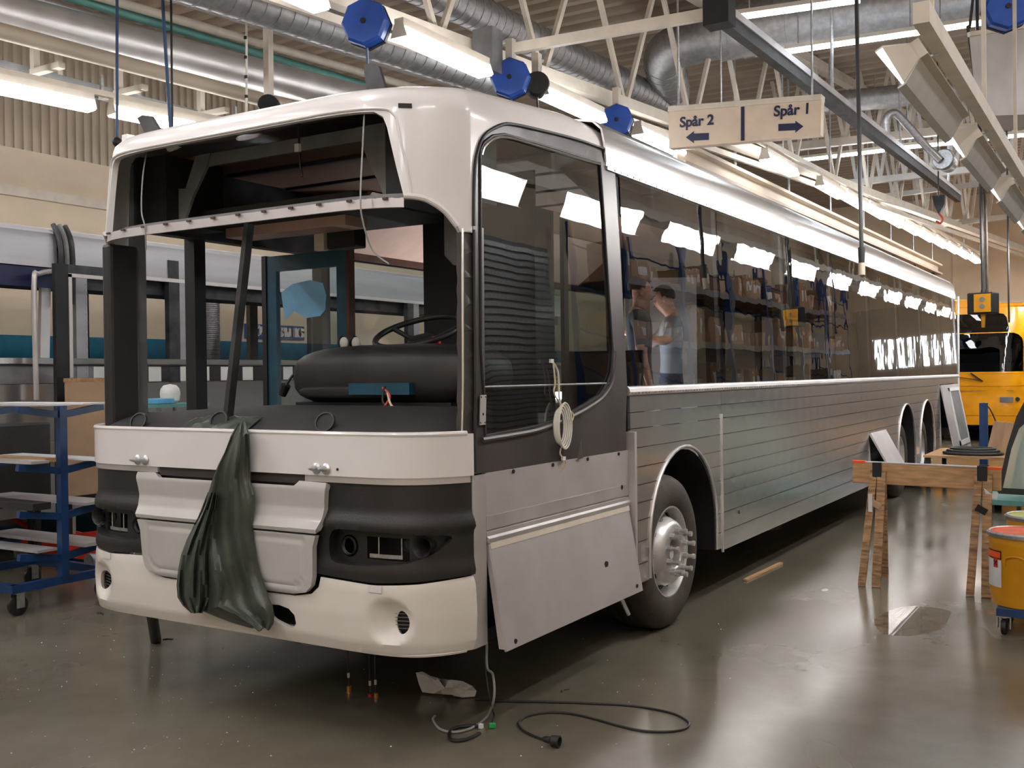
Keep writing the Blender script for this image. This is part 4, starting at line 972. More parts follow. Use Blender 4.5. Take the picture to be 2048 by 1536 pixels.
# ---- mirror brackets on the roof edge, hanging wires
for s, pts in ((1, [(727, 132), (738, 127), (757, 132), (772, 182), (775, 196), (735, 200)]), (-1, [(274, 236), (284, 230), (302, 232), (326, 272), (328, 282), (300, 285)])):
    mb_ = MB().prism([on(a, b, 'y', .22) for a, b in pts], (0, .02, 0)).build('mirror_bracket', 'darkmetal', bus)
    p = on(pts[3][0], pts[3][1], 'y', .24); MB().prism([p, p+V((.07, .05, -.06)), p+V((.0, .03, -.08)), on(pts[2][0], pts[2][1], 'y', .24)], (0, .02, 0)).build('bracket_web', 'whiteplastic', mb_)
    q = on(745 if s > 0 else 298, 203 if s > 0 else 288, 'y', .14); MB().box(q, (.10, .14, .012), Matrix.Rotation(.35, 3, 'X')).build('bracket_foot', 'black', mb_)
for pts, yy in (([(730, 202), (726, 280), (721, 390), (725, 440), (745, 500), (778, 528)], (.06, 0, -.07, -.06, 0, .02)), ([(297, 285), (286, 350), (283, 420), (290, 455), (292, 500)], (.1, .03, -.02, -.03, .0))):
    MB().tube(spline([on(a, b, 'y', e) for (a, b), e in zip(pts, yy)], 6), .004, n=6).build('hanging_wire', 'greycable', bus, smooth=True)
# ---- wheels
def make_wheel(yc, front, xf=1.165):
    o = V((xf, yc, .51)); ax = (1, 0, 0)
    ty = MB().lathe([(.285, -.01), (.30, .012), (.335, .028), (.40, .036), (.455, .022), (.488, .0), (.505, -.03), (.512, -.07), (.512, -.22), (.49, -.28), (.40, -.31), (.285, -.28)], o, ax, 48).build('wheel', 'rubber', bus, smooth=50)
    for k in range(3): MB().lathe([(.5135, -.08-k*.05), (.5145, -.085-k*.05), (.5135, -.10-k*.05)], o, ax, 40).build('tread_groove', 'black', ty)
    if front:
        rim = MB().lathe([(.305, .004), (.302, .016), (.292, .016), (.284, .0), (.276, -.03), (.262, -.07), (.252, -.075), (.243, -.06), (.226, -.012), (.205, .028), (.186, .046), (.172, .050), (.112, .050), (.104, .04), (.10, -.06)], o, ax, 48).build('rim', 'rim', ty, smooth=35)
        nr, nh, hr, hh = .142, .050, .234, -.035
        MB().lathe([(.001, -.02), (.045, -.02), (.055, -.06), (.10, -.07)], o, ax, 24).build('hub', 'darkmetal', ty, smooth=True)
        MB().lathe([(.001, .01), (.035, .01), (.04, -.03)], o+V((0, .03, -.02)), ax, 16).build('hub_cap', 'alu2', ty, smooth=True)
    else:
        rim = MB().lathe([(.305, .004), (.302, .016), (.292, .016), (.282, -.02), (.268, -.10), (.255, -.16), (.20, -.17), (.19, -.15), (.11, -.15), (.10, -.10), (.07, -.03), (.001, -.03)], o, ax, 40).build('rim', 'rim', ty, smooth=35)
        nr, nh, hr, hh = .150, -.15, .225, -.165
    for k in range(10):
        t = 2*PI*(k+.5)/10; c = o+V((nh, nr*math.cos(t), nr*math.sin(t)))
        MB().cyl(c, c+V((.03, 0, 0)), .021, n=6).cyl(c+V((.03, 0, 0)), c+V((.065, 0, 0)), .013, n=8).cyl(c+V((.065, 0, 0)), c+V((.082, 0, 0)), .018, n=8).build('lug_nut', 'rim', rim)
        if k % 10 < 10:
            t2 = 2*PI*k/10; nrm_ = V((.75, .66*math.cos(t2), .66*math.sin(t2))).normalized(); c = o+V((hh, hr*math.cos(t2), hr*math.sin(t2)))
            MB().lathe([(.001, .012), (.026, .012), (.028, .0)], c, nrm_, 12).build('hand_hole', 'black', rim)
    return ty
make_wheel(2.67, True, 1.23); make_wheel(10.72, False); make_wheel(12.26, False)
# off-side wheels, only their tyres show below the skirt
for yc in (2.83, 10.72): MB().lathe([(.1, 0), (.285, 0), (.40, .03), (.49, 0), (.512, -.07), (.512, -.24), (.40, -.28), (.1, -.28)], (-1.165, yc, .51), (-1, 0, 0), 32).build('wheel', 'rubber', bus, smooth=50)
# black drain hose under the bumper
p0, p1 = on(300, 1205, 'y', .45), on(312, 1281, 'z', .012)
MB().tube([V((p0.x, p0.y, .50)), p0, p1+V((0, 0, .0))], .034, n=12).build('drain_hose', 'cable', bus, smooth=True)
# cable loop hanging on the driver's window
def side_at(px, py, o=.02):
    return on(px, py, 'x', 1.275+o)
c = side_at(1125, 852, .03)
lp = MB()
for k in range(5):
    rr = .09+.008*k; lp.tube([c+V((.004*k-.01, (.055+.004*k)*math.cos(t*PI/12)+.01*(k-2), rr*math.sin(t*PI/12))) for t in range(24)], .005, n=6, closed=True)
coil = lp.build('cable_coil', 'whitecable', bus, smooth=True)
MB().tube(spline([side_at(1104, 722), side_at(1116, 745), side_at(1118, 790), side_at(1122, 818), side_at(1118, 832)], 6), .006, n=6).build('coil_lead', 'whitecable', coil, smooth=True)
MB().tube(spline([side_at(1106, 722), side_at(1110, 765), side_at(1108, 785), side_at(1122, 808), side_at(1146, 828), side_at(1140, 850), side_at(1128, 880), side_at(1120, 905), side_at(1126, 916)], 6), .0045, n=6).build('coil_lead', 'beige', coil, smooth=True)
MB().tube(spline([side_at(1130, 920), side_at(1131, 930), side_at(1122, 942)], 5), .002, n=5).build('bare_wire', 'brass', coil)
MB().box(side_at(1127, 917), (.012, .03, .02)).build('plug', 'whiteplastic', coil)
MB().box(side_at(1103, 722), (.012, .03, .02)).build('plug', 'whiteplastic', coil)

# fluorescent work light lying along the off-side wall inside the body
XW = -.30
a, b = on(1022, 797, 'x', XW), on(1190, 790, 'x', XW)
wl_ = thing('work_light', 'white fluorescent work light lit inside the silver bus', 'lamp', (XW, (a.y+b.y)/2, .72))
MB().bb(XW-.03, XW+.03, a.y, b.y, a.z-.05, a.z-.02).build('housing', 'whiteplastic', wl_)
MB().bb(XW-.035, XW+.035, a.y+.02, b.y-.02, a.z-.02, a.z+.035).build('tube', 'tube', wl_)
for yy in (a.y+.15, b.y-.15):
    MB().bb(XW-.015, XW+.015, yy-.015, yy+.015, .74, a.z-.05).build('stand_leg', 'greymetal', wl_); MB().bb(XW-.2, XW+.2, yy-.02, yy+.02, .722, .745).build('stand_foot', 'greymetal', wl_)
# ================================================================== LEFT BAY: UNFINISHED BODY
lb = thing('unfinished_bus', 'bare aluminium bus body without panes, parked by the cream wall', 'bus', (-6.4, 4, 0))
X0, X1 = -5.15, -7.65
pr = [(X0, 2.80), (X0-.006, 3.06), (X0-.03, 3.14), (X0-.16, 3.20), (X0-.5, 3.25)]
MB().grid([[V((a, y, b)) for a, b in pr] for y in (-3, 2.6)]).build('cantrail', 'alu3', lb, smooth=60, thick=.02)
MB().grid([[V((a, y, b)) for a, b in pr] for y in (2.80, 13)]).build('cantrail', 'alu3', lb, smooth=60, thick=.02)
MB().bb(X0-.5, X1+.3, -3, 13, 3.20, 3.26).build('roof_skin', 'alu2', lb)
MB().bb(X0-.03, X0+.012, 2.82, 13, 2.76, 2.80).build('drip_rail', 'alu2', lb)
for k in range(3): MB().tube(spline([(X0+.03, 2.62+k*.065, 2.45), (X0+.05, 2.61+k*.065, 2.9), (X0+.03, 2.60+k*.065, 3.1), (X0-.04, 2.59+k*.065, 3.23)], 5), .026, n=6).build('channel_strip', 'darkmetal' if k != 1 else 'greymetal', lb)
for y0 in (2.80, 4.10, 6.35, 8.4, 10.4, .6, -1.4):
    MB().bb(X0-.05, X0+.004, y0, y0+.13, 1.66, 2.78).build('side_post', 'alu3', lb)
    if y0 != 2.80: MB().bb(X0-.06, X0+.01, y0-.15, y0-.01, 1.66, 3.0 if y0 == 4.10 else 2.78).build('channel_post', 'darkmetal', lb)
    mb = MB()
    for k in range(18): mb.box((X0+.005, y0+.115, 1.70+k*.06), (.008, .012, .016))
    r = mb.build('rivet_row', 'steel', lb); r['kind'] = 'stuff'
MB().bb(X0-.02, X0+.02, -3, 13, 1.86, 1.915).build('sill_rail', 'alu', lb)
MB().tube([V((X0+.022, -3+k*.4, 1.85+.004*math.sin(k*2.1))) for k in range(41)], .008, n=5).build('sill_cable', 'cable', lb)
MB().bb(X0-.02, X0, -3, 13, 1.67, 1.86).build('sill_panel', 'greymetal', lb)
k = 0; y = 2.99
while y < 8.0:
    w_ = .165
    MB().bb(X0, X0+.008, y, y+w_, 1.675, 1.835).build('checker_tile', 'whiteplastic' if k % 2 == 0 else 'anth', lb); y += w_+.004; k += 1
MB().bb(X0-.03, X0, -3, 13, 1.10, 1.665).build('side_plank', 'alu', lb); MB().bb(X0-.03, X0, -3, 13, .80, 1.095).build('side_plank', 'alu', lb); MB().bb(X0-.03, X0, -3, 13, .40, .795).build('side_plank', 'alu2', lb)
zf = on(30, 578, 'x', X1).z
MB().bb(X1, X1+.08, -3, 13, zf, 3.15).build('far_cantrail', 'dark', lb)
MB().bb(X1, X1+.06, -3, 13, .4, 1.62).build('far_skirt', 'alu2', lb)
MB().bb(X0-.08, X1+.05, -3, 13, .75, .85).build('floor_deck', 'dark', lb)
MB().bb(X0-.3, X1+.3, -3, 13, 2.98, 3.05).build('inner_ceiling', 'dark', lb)
MB().bb(X0-.45, X0-.12, -3, 13, 2.62, 2.98).build('inner_duct', 'darkmetal', lb)
for y0 in (1.2, 3.3, 4.55, 6.1, 7.5, 9.0): MB().bb(X1+.02, X1+.10, y0, y0+.16, 1.6, 3.0).build('far_post', 'greymetal', lb)
for y0 in (4.45, 5.2): MB().bb(X1+.02, X1+.05, y0, y0+.03, 1.6, zf).build('far_mullion', 'black', lb)
for yc in (0.0, 9.8): MB().lathe([(.1, .0), (.28, .0), (.40, .03), (.49, 0), (.51, -.07), (.51, -.24), (.1, -.24)], (X0-.08, yc, .51), (1, 0, 0), 32).build('wheel', 'rubber', lb, smooth=50)
MB().bb(X0-.02, X0-.01, 0.8, 2.55, 2.60, 2.79).build('tinted_film', 'navy', lb)
p0, p1, p2, p3 = on(73, 800, 'x', X0+.1), on(68, 570, 'x', X0+.1), on(78, 548, 'x', X0+.08), on(118, 541, 'x', X0+.05)
MB().tube(spline([p0, p1, p2, p3], 6), .025, n=8).build('handrail', 'alu2', lb, smooth=True)
p0, p1 = on(85, 800, 'x', X0-.1), on(90, 560, 'x', X0-.1); MB().bar(p0, p1, .10, .05).build('inner_post', 'alu2', lb)

# things standing in the bay
D = 9.7
def quad(pts, d): return [at(a, b, d) for a, b in pts]
t = thing('door_frame', 'black upright door frame with a white inner edge by the aluminium body', 'door frame', on(122, 1100, 'x', -4.6))
XD = -4.75
q = lambda a, b: on(a, b, 'x', XD)
yA, yB, zT = q(110, 530).y, q(136, 530).y, q(120, 527).z
MB().bb(XD-.05, XD, yA, yB, 0, zT).build('post', 'black', t)
MB().bb(XD-.05, XD, yB, yB+.75, zT-.085, zT).build('head', 'darkmetal', t); MB().bb(XD-.05, XD, yB+.70, yB+.78, 0, zT).build('post', 'darkmetal', t)
MB().bb(XD-.03, XD+.008, yB, yB+.035, .2, zT-.09).build('white_edge', 'alupaint', t); MB().bb(XD-.03, XD+.008, yB, yB+.7, zT-.12, zT-.085).build('white_edge', 'alupaint', t)
XP = -4.55
a, b = on(133, 757, 'x', XP), on(225, 990, 'x', XP)
t = thing('board', 'beige fibre board with an orange top edge in front of the aluminium body', 'board', (XP, (a.y+b.y)/2, .0))
MB().bb(XP-.03, XP, a.y, b.y+.1, .62, a.z).build('sheet', 'card', t); MB().bb(XP-.032, XP+.002, a.y-.01, b.y+.1, a.z-.035, a.z+.003).build('taped_edge', 'woodx', t)
MB().bb(XP-.06, XP-.03, a.y+.02, a.y+.06, 0, 1.4).build('prop', 'black', t); MB().bb(XP-.06, XP-.03, b.y+.03, b.y+.07, 0, 1.4).build('prop', 'black', t); MB().bb(XP-.1, XP+.02, a.y, b.y+.1, .58, .62).build('ledge', 'black', t)
for k, (px, h, w_) in enumerate(((15, 1.32, .9), (60, .95, .8))):
    p = on(px, 1000, 'x', -4.6)
    o = thing('machine_cabinet', ('tall black machine cabinet on legs behind the blue shelf trolley', 'low black machine cabinet on legs behind the blue shelf trolley')[k], 'cabinet', (-4.65-k*.3, p.y, 0))
    MB().bb(-4.75-k*.28, -4.55-k*.28, p.y-.5, p.y+w_-.5, .60, h).build('cabinet', 'anth', o, bevel=.02)
    for e in (.04, w_-.08): MB().bb(-4.70-k*.28, -4.66-k*.28, p.y-.5+e, p.y-.46+e, 0, .60).build('leg', 'black', o)
# blue shelf trolley
tx, ty = -3.0, 1.12
tr_ = thing('shelf_trolley', 'blue steel shelf trolley with offcuts on its arms and black castors', 'trolley', (tx-.5, ty, 0))
for xx in (tx, tx-.95):
    MB().bb(xx-.03, xx+.03, ty-.03, ty+.03, .20, 1.52).build('post', 'blue', tr_)
    for z_ in (1.44, 1.02, .68, .37):
        for s in (-1, 1): MB().bar((xx, ty+s*.02, z_), (xx, ty+s*.36, z_+.05), .04, .05).build('arm', 'blue', tr_)
    MB().bar((xx, ty-.42, .20), (xx, ty+.42, .20), .05, .06).build('base_bar', 'blue', tr_)
for s in (-1, 1): MB().bar((tx-1.0, ty+s*.40, .20), (tx+.02, ty+s*.40, .20), .05, .06).build('base_bar', 'blue', tr_)
def castor(parent, x, y, zt, r=.06):
    c = MB().bb(x-.04, x+.04, y-.035, y+.035, zt-.012, zt).bb(x-.006-.035, x-.035, y-.03, y+.03, r*.8, zt-.01).bb(x+.035, x+.041, y-.03, y+.03, r*.8, zt-.01).build('castor', 'steel', parent)
    MB().lathe([(.001, -.018), (r*.8, -.018), (r, -.012), (r, .012), (r*.8, .018), (.001, .018)], (x, y, r), (1, 0, 0), 20).build('castor_wheel', 'cable', c, smooth=40)
for xx in (tx-.02, tx-.93):
    for s in (-1, 1): castor(tr_, xx, ty+s*.36, .175, .075)
n = 0
for z_, its in ((1.50, [(.20, .28, 'paper', .05, .012), (-.19, .28, 'alu2', .08, .01)]), (1.08, [(-.26, .16, 'alu2', -.02, .02), (.20, .22, 'paper', .16, .01), (-.11, .1, 'woodx', -.1, .03)]), (.74, [(.20, .28, 'alupaint', .02, .02), (-.2, .16, 'anth', -.06, .05)]), (.43, [(.20, .28, 'alupaint', .03, .025), (-.2, .18, 'alu2', -.04, .02)])):
    for dy, w_, m_, ex, th in its:
        o = MB().box((0, 0, 0), (1.25, w_*.9, th)).build('offcut_sheet', m_)
        o.location = (tx-.50+ex, ty+dy, z_+.012+th/2+n % 3*.001); o.rotation_euler = (0, 0, .02*((n % 3)-1))
        lab = {'paper': 'white plastic offcut', 'alu2': 'thin aluminium offcut', 'woodx': 'narrow wooden batten', 'alupaint': 'pale primed sheet', 'anth': 'dark plastic trim'}[m_]
        tier = {1.50: 'topmost', 1.08: 'second highest', .74: 'second lowest', .43: 'lowest'}[z_]
        tag(o, f'{lab} lying on the {tier} tier of the blue trolley', 'offcut'); n += 1
# red floor jack
q = at(150, 1076, 9.6); jx, jy = q.x, q.y
jk = thing('floor_jack', 'red trolley jack on the floor behind the blue shelf trolley', 'jack', (jx, jy, 0))
for s in (-1, 1): MB().prism([(jx-.75, jy+s*.14, .07), (jx-.75, jy+s*.14, .15), (jx-.35, jy+s*.14, .27), (jx+.1, jy+s*.14, .22), (jx+.55, jy+s*.14, .15), (jx+.55, jy+s*.14, .07)], (0, .02, 0)).build('side_plate', 'red', jk)
MB().bb(jx-.4, jx+.5, jy-.13, jy+.13, .09, .14).build('bed', 'red', jk); MB().bar((jx-.2, jy, .2), (jx+.45, jy, .30), .10, .06).build('lift_arm', 'red', jk)
MB().cyl((jx+.45, jy, .30), (jx+.45, jy, .34), .06, n=16).build('saddle', 'darkmetal', jk); MB().bar((jx-.5, jy, .22), (jx-1.5, jy-.1, .55), .035, .035).build('handle', 'red', jk)
for dx, s in ((-.55, -1), (-.55, 1), (.5, -1), (.5, 1)): MB().lathe([(.001, -.03), (.07, -.03), (.075, 0), (.07, .03), (.001, .03)], (jx+dx, jy+s*.19, .075), (0, 1, 0), 18).build('roller', 'steel', jk, smooth=40)
# tall cart with a white globe
q = on(338, 800, 'x', -3.4); cz = q.z
ct = thing('tool_cart', 'narrow grey tool cart with a green tray behind the bus nose', 'cart', (-3.4, q.y, 0))
MB().bb(-3.65, -3.2, q.y-.28, q.y+.28, cz-.06, cz-.03).build('top_tray', 'teal', ct)
for sx in (-3.62, -3.23):
    for s in (-.25, .25): MB().bb(sx-.015, sx+.015, q.y+s-.015, q.y+s+.015, 0, cz-.06).build('leg', 'greymetal', ct)
MB().bb(-3.65, -3.2, q.y-.28, q.y+.28, .55, .58).build('lower_tray', 'greymetal', ct)
q2 = on(340, 774, 'x', -3.42)
o = MB().lathe([(.001, -.085), (.05, -.085), (.08, -.06), (.088, 0), (.08, .045), (.055, .075), (.001, .085)], (0, 0, 0), (0, 0, 1), 24).build('globe_shade', 'whiteplastic', None, smooth=True)
o.location = (q2.x, q2.y, cz-.03+.085); tag(o, 'white round globe shade on the tool cart', 'lamp shade')
o = MB().bb(-.07, .07, -.09, .09, 0, .05).build('parts_tray', 'ltblue', None, bevel=.01); o.location = (-3.3, q2.y-.20, cz-.03); tag(o, 'small blue parts tray beside the white globe', 'tray')
# wall items
q = on(490, 662, 'x', XL+.03); q2 = on(560, 665, 'x', XL+.03)
sg = thing('wall_sign', 'blue sign with white capitals on the cream wall above the wainscot', 'sign', (XL+.03, (q.y+q2.y)/2, q.z))
MB().bb(XL+.012, XL+.03, q.y, q.y+1.5, q.z-.13, q.z+.13).build('plate', 'signblue', sg)
R = Matrix(((0, 0, 1), (1, 0, 0), (0, 1, 0))).to_4x4()
for i, ch in enumerate('STÄDUTRUSTNING'):
    text('letter', ch, .16, Matrix.Translation((XL+.034, q.y+.06+i*.10, q.z)) @ R, 'whiteplastic', sg)
q = on(421, 660, 'x', XL+.2)
fd = thing('flexible_duct', 'ribbed silver flexible duct standing against the cream wall', 'duct', (XL+.2, q.y, 0))
prf = []
for k in range(60): prf += [(.13, 1.3+k*.032), (.15, 1.316+k*.032)]
MB().lathe(prf, (XL+.22, q.y, 0), (0, 0, 1), 18).build('hose', 'steel', fd, smooth=30); MB().lathe([(.16, 0), (.14, .1), (.14, 1.3)], (XL+.22, q.y, 0), (0, 0, 1), 18).build('base_pipe', 'steel', fd, smooth=30)

# ================================================================== BLACK BAG ON THE NOSE
bag = thing('plastic_bag', 'crumpled dark green plastic bag hanging over the white bus nose', 'plastic bag', on(450, 1200, 'y', -.1))
edge = [(845, 478, 490), (870, 463, 496), (900, 450, 498), (930, 436, 499), (960, 425, 500), (990, 416, 508), (1020, 408, 510), (1050, 402, 506), (1080, 400, 508), (1110, 402, 513), (1140, 406, 519), (1170, 410, 527), (1200, 400, 537), (1215, 392, 545), (1230, 430, 549), (1245, 468, 547), (1258, 505, 538)]
rows = []
for i, (py, l, r_) in enumerate(edge):
    row = []
    for k in range(25):
        t_ = k/24; amp = .008+.009*min(1, i/8)
        off = -.115-.03*math.sin(PI*t_)+amp*(1.2*math.sin(t_*10-i*.35)+.6*math.sin(t_*23-i*.62)+.7*math.sin(t_*6+i*.9)+.5*math.sin(i*1.7+t_*3))
        yv = min(off, -.06) if i > 0 else -.02
        row.append(on(l+(r_-l)*t_, py+3*math.sin(t_*11+i), 'y', yv))
    rows.append(row)
MB().grid(rows).build('main_sheet', 'bagmat', bag, smooth=True, thick=.006)
lobe = [(985, 418, 432), (1020, 404, 428), (1050, 388, 424), (1080, 373, 421), (1110, 362, 418), (1140, 356, 418), (1170, 353, 419), (1195, 355, 418), (1212, 366, 412), (1226, 382, 402)]
rows = []
for i, (py, l, r_) in enumerate(lobe):
    row = []
    for k in range(15):
        t_ = k/14; off = -.13-.045*math.sin(PI*t_)+.014*math.sin(t_*17+i*.7)+.010*math.sin(t_*29-i*.5)
        row.append(on(l+(r_-l)*t_, py, 'y', off))
    rows.append(row)
MB().grid(rows).build('side_fold', 'bagmat', bag, smooth=True, thick=.006)
rows = []
for i in range(7):
    row = []
    for k in range(22):
        u_ = -.42+.5*k/21; v_ = .05+.3*i/6; p = shelf(u_, v_)+V((0, 0, .020+.006*math.sin(k*2.3+i*3.1)+.007*math.sin(k*.9-i*1.9)+.004*math.sin(k*4.1+i*5.3)))
        if i in (0, 6) or k in (0, 21): p = shelf(u_, v_)+V((0, 0, .012))
        row.append(p)
    rows.append(row)
MB().grid(rows).build('tail_on_shelf', 'bagmat', bag, smooth=True, thick=.004)
p = on(378, 1183, 'y', -.16); MB().box(p, (.018, .004, .03), Matrix.Rotation(.4, 3, 'Y')).build('white_scrap', 'paper', bag)

# ================================================================== ON THE FLOOR
def fl_(px, py, h=.008): return on(px, py, 'z', h)
def floorcable(name, label, pts, r, m, cat='cable', h=None):
    t = thing(name, label, cat, fl_(*pts[-1]))
    MB().tube(spline([fl_(a, b, r) for a, b in pts], 8), r, n=8).build('line', m, t, smooth=True); return t
t = floorcable('power_lead', 'black power lead looping over the floor to a round plug', [(950, 1398), (1010, 1402), (1100, 1404), (1190, 1407), (1270, 1412), (1340, 1425), (1375, 1442), (1372, 1456), (1340, 1463), (1290, 1462), (1240, 1452), (1190, 1438), (1140, 1427), (1095, 1425), (1055, 1432), (1037, 1446), (1045, 1460), (1068, 1472), (1090, 1480)], .006, 'cable')
c = fl_(1105, 1481, .028); d = (fl_(1112, 1481, .028)-fl_(1095, 1478, .028)).normalized()
MB().lathe([(.007, -.05), (.014, -.04), (.016, -.01), (.026, .0), (.027, .035), (.022, .037), (.020, .01), (.001, .01)], c, d, 18).build('plug', 'cable', t, smooth=40)
t = thing('grey_lead', 'grey sheathed cable hanging from the bus corner to the floor', 'cable', fl_(900, 1460))
top = V((1.24, .42, .42))
MB().tube(spline([top, V((1.24, .42, .30)), on(986, 1350, 'y', .48), on(988, 1395, 'y', .46), fl_(975, 1432, .02), fl_(945, 1455, .008), fl_(910, 1464, .008), fl_(880, 1458, .008), fl_(866, 1440, .008), fl_(870, 1432, .012)], 7), .006, n=8).build('line', 'greycable', t, smooth=True)
t = thing('black_lead', 'thin black cable with a green connector hanging below the bus corner', 'cable', fl_(985, 1450))
MB().tube(spline([V((1.22, .44, .42)), on(970, 1330, 'y', .5), on(980, 1400, 'y', .47), fl_(988, 1430, .02), fl_(984, 1447, .012)], 7), .004, n=6).build('line', 'cable', t, smooth=True)
t2 = thing('looped_lead', 'short looped black cable with a white connector on the floor', 'cable', fl_(930, 1465))
MB().tube(spline([fl_(960, 1452, .01), fl_(930, 1452, .01), fl_(905, 1458, .01), fl_(898, 1470, .01), fl_(905, 1480, .01), fl_(930, 1479, .01), fl_(960, 1466, .01)], 7), .008, n=8).build('line', 'cable', t2, smooth=True)
MB().box(fl_(985, 1451, .014), (.03, .02, .024), Matrix.Rotation(.4, 3, 'Z')).build('green_connector', 'green', t, bevel=.003); MB().box(fl_(962, 1452, .012), (.018, .018, .02)).build('white_connector', 'whiteplastic', t2)
# crumpled paper
pp = thing('paper_scrap', 'crumpled white paper on the floor under the bus nose', 'paper', fl_(895, 1385))
outl = [(832, 1345, .10), (845, 1343, .12), (860, 1352, .09), (880, 1358, .06), (905, 1360, .085), (925, 1362, .09), (945, 1372, .06), (953, 1382, .02), (950, 1393, .004), (925, 1395, .004), (905, 1390, .03), (885, 1388, .004), (862, 1386, .004), (845, 1384, .01), (838, 1368, .05)]
cen = fl_(890, 1376, .05)
vs_ = [fl_(a, b, h) for a, b, h in outl]; mb = MB(); n_ = len(vs_); mid = [v.lerp(cen, .5)+V((0, 0, .018*(-1)**i)) for i, v in enumerate(vs_)]
mb.add(vs_+mid+[cen], [(i, (i+1) % n_, (i+1) % n_+n_, i+n_) for i in range(n_)]+[(i+n_, (i+1) % n_+n_, 2*n_) for i in range(n_)])
mb.build('sheet', 'paper', pp, thick=.002)
# brass fittings on lines below the nose
for (px, py), m_, nm in (((698, 1372), 'brass', 'brass fitting'), ((741, 1388), 'red', 'red fitting'), ((752, 1386), 'brass', 'small brass fitting')):
    t = thing('air_line', f'{nm} on a thin black line dangling below the bus nose', 'air line', on(px, py, 'y', .55)); c = on(px, py, 'y', .55)
    MB().tube([V((c.x-.01, c.y, .42)), c+V((-.005, 0, .08)), c], .004, n=6).build('line', 'cable', t)
    MB().cyl(c, c+V((0, 0, -.035)), .013, n=8).cyl(c+V((0, 0, -.03)), c+V((0, 0, -.045)), .009, n=8).build('fitting', m_, t)
    MB().cyl(c+V((-.003, 0, .045)), c+V((-.003, 0, .07)), .007, n=8).build('marker_sleeve', 'whiteplastic', t)
# wooden strip, puddle, small debris
a, b = fl_(1490, 1160, .01), fl_(1562, 1126, .01)
o = MB().bar(V((0, -(b-a).length/2, 0)), V((0, (b-a).length/2, 0)), .035, .015).build('wood_strip', 'woodx'); o.location = (a+b)/2; o.rotation_euler = (0, 0, -math.atan2((b-a).x, (b-a).y)); tag(o, 'thin wooden strip on the floor beside the front wheel', 'wood strip')
def puddle(px, py, pts, label):
    mb = MB().add([fl_(a, b, .0015) for a, b in pts], [tuple(range(len(pts)))]); o = mb.build('puddle', 'water'); tag(o, label, 'puddle')
M['water'] = glass('water', (.93, .92, .90), 1.4)
puddle(0, 0, [(p.x, p.y) for p in spline([(1745, 1240, 0), (1775, 1222, 0), (1830, 1212, 0), (1895, 1220, 0), (1900, 1232, 0), (1880, 1258, 0), (1820, 1272, 0), (1765, 1266, 0), (1745, 1240, 0)], 5)][:-1], 'shallow puddle on the concrete in front of the sawhorse')
for k, (px, py) in enumerate(((200, 1228), (335, 1280), (1130, 1382))):
    o = MB().tube([(-.03, 0, .004), (0, .01, .006), (.035, 0, .004)], .006, n=5).build('rubber_scrap', 'cable'); o.location = fl_(px, py, 0); o.rotation_euler = (0, 0, k*.7); tag(o, 'short black rubber scrap on the concrete floor', 'scrap', 'rubber scraps on the floor')

# ================================================================== RIGHT: SAWHORSE, BARRELS, GLASS
YS = 4.85
sh_ = thing('sawhorse', 'worn wooden sawhorse with orange tipped beam on the open floor', 'sawhorse', (2.45, YS, 0))
bl, br = on(1706, 925, 'y', YS), on(2003, 941, 'y', YS)
MB().bar((bl.x, YS, .875), (br.x, YS, .86), .045, .165).build('beam', 'woodx', sh_, bevel=.006)
MB().bar((bl.x, YS, .963), (bl.x+.10, YS, .962), .05, .02).build('orange_tip', 'orange', sh_); MB().bar((br.x-.10, YS, .946), (br.x, YS, .945), .05, .02).build('orange_tip', 'orange', sh_)
MB().bar((bl.x+.10, YS, .963), (br.x-.10, YS, .951), .047, .010).build('top_tape', 'alupaint', sh_)
for xx, ln in ((on(1753, 950, 'y', YS).x, -.06), (on(1962, 960, 'y', YS).x, .0)):
    for s in (-1, 1):
        for e, wd in (((-1, .055), (1, .065)) if s < 0 else ((.4, .07),)):
            MB().bar((xx+e*.03+.02, YS+s*.035, .90), (xx+e*.055+ln*.3, YS+s*.225, .0+.004), wd, .028, up=(0, 1, .2)).build('leg', 'wood', sh_)
    MB().bb(xx-.02, xx+.05, YS-.06, YS-.045, .80, .965).build('bracket', 'black', sh_); MB().bb(xx-.02, xx+.05, YS+.045, YS+.06, .80, .965).build('bracket', 'black', sh_)
    MB().bar((xx-.02, YS-.12, .66), (xx+.05, YS-.115, .62), .05, .01, up=(0, 1, 0)).build('tape_patch', 'black' if ln == 0 else 'card', sh_)
MB().bb(on(1745, 1000, 'y', YS-.1).x-.025, on(1745, 1000, 'y', YS-.1).x+.005, YS-.14, YS-.13, .58, .72).build('paper_tag', 'paper', sh_)
q = on(1982, 982, 'y', YS-.08); MB().prism([q+V((-.05, 0, .02)), q+V((-.03, 0, -.05)), q+V((.04, 0, -.06)), q+V((.05, 0, -.01)), q+V((0, 0, -.02))], (0, .006, 0)).build('torn_paper', 'paper', sh_)
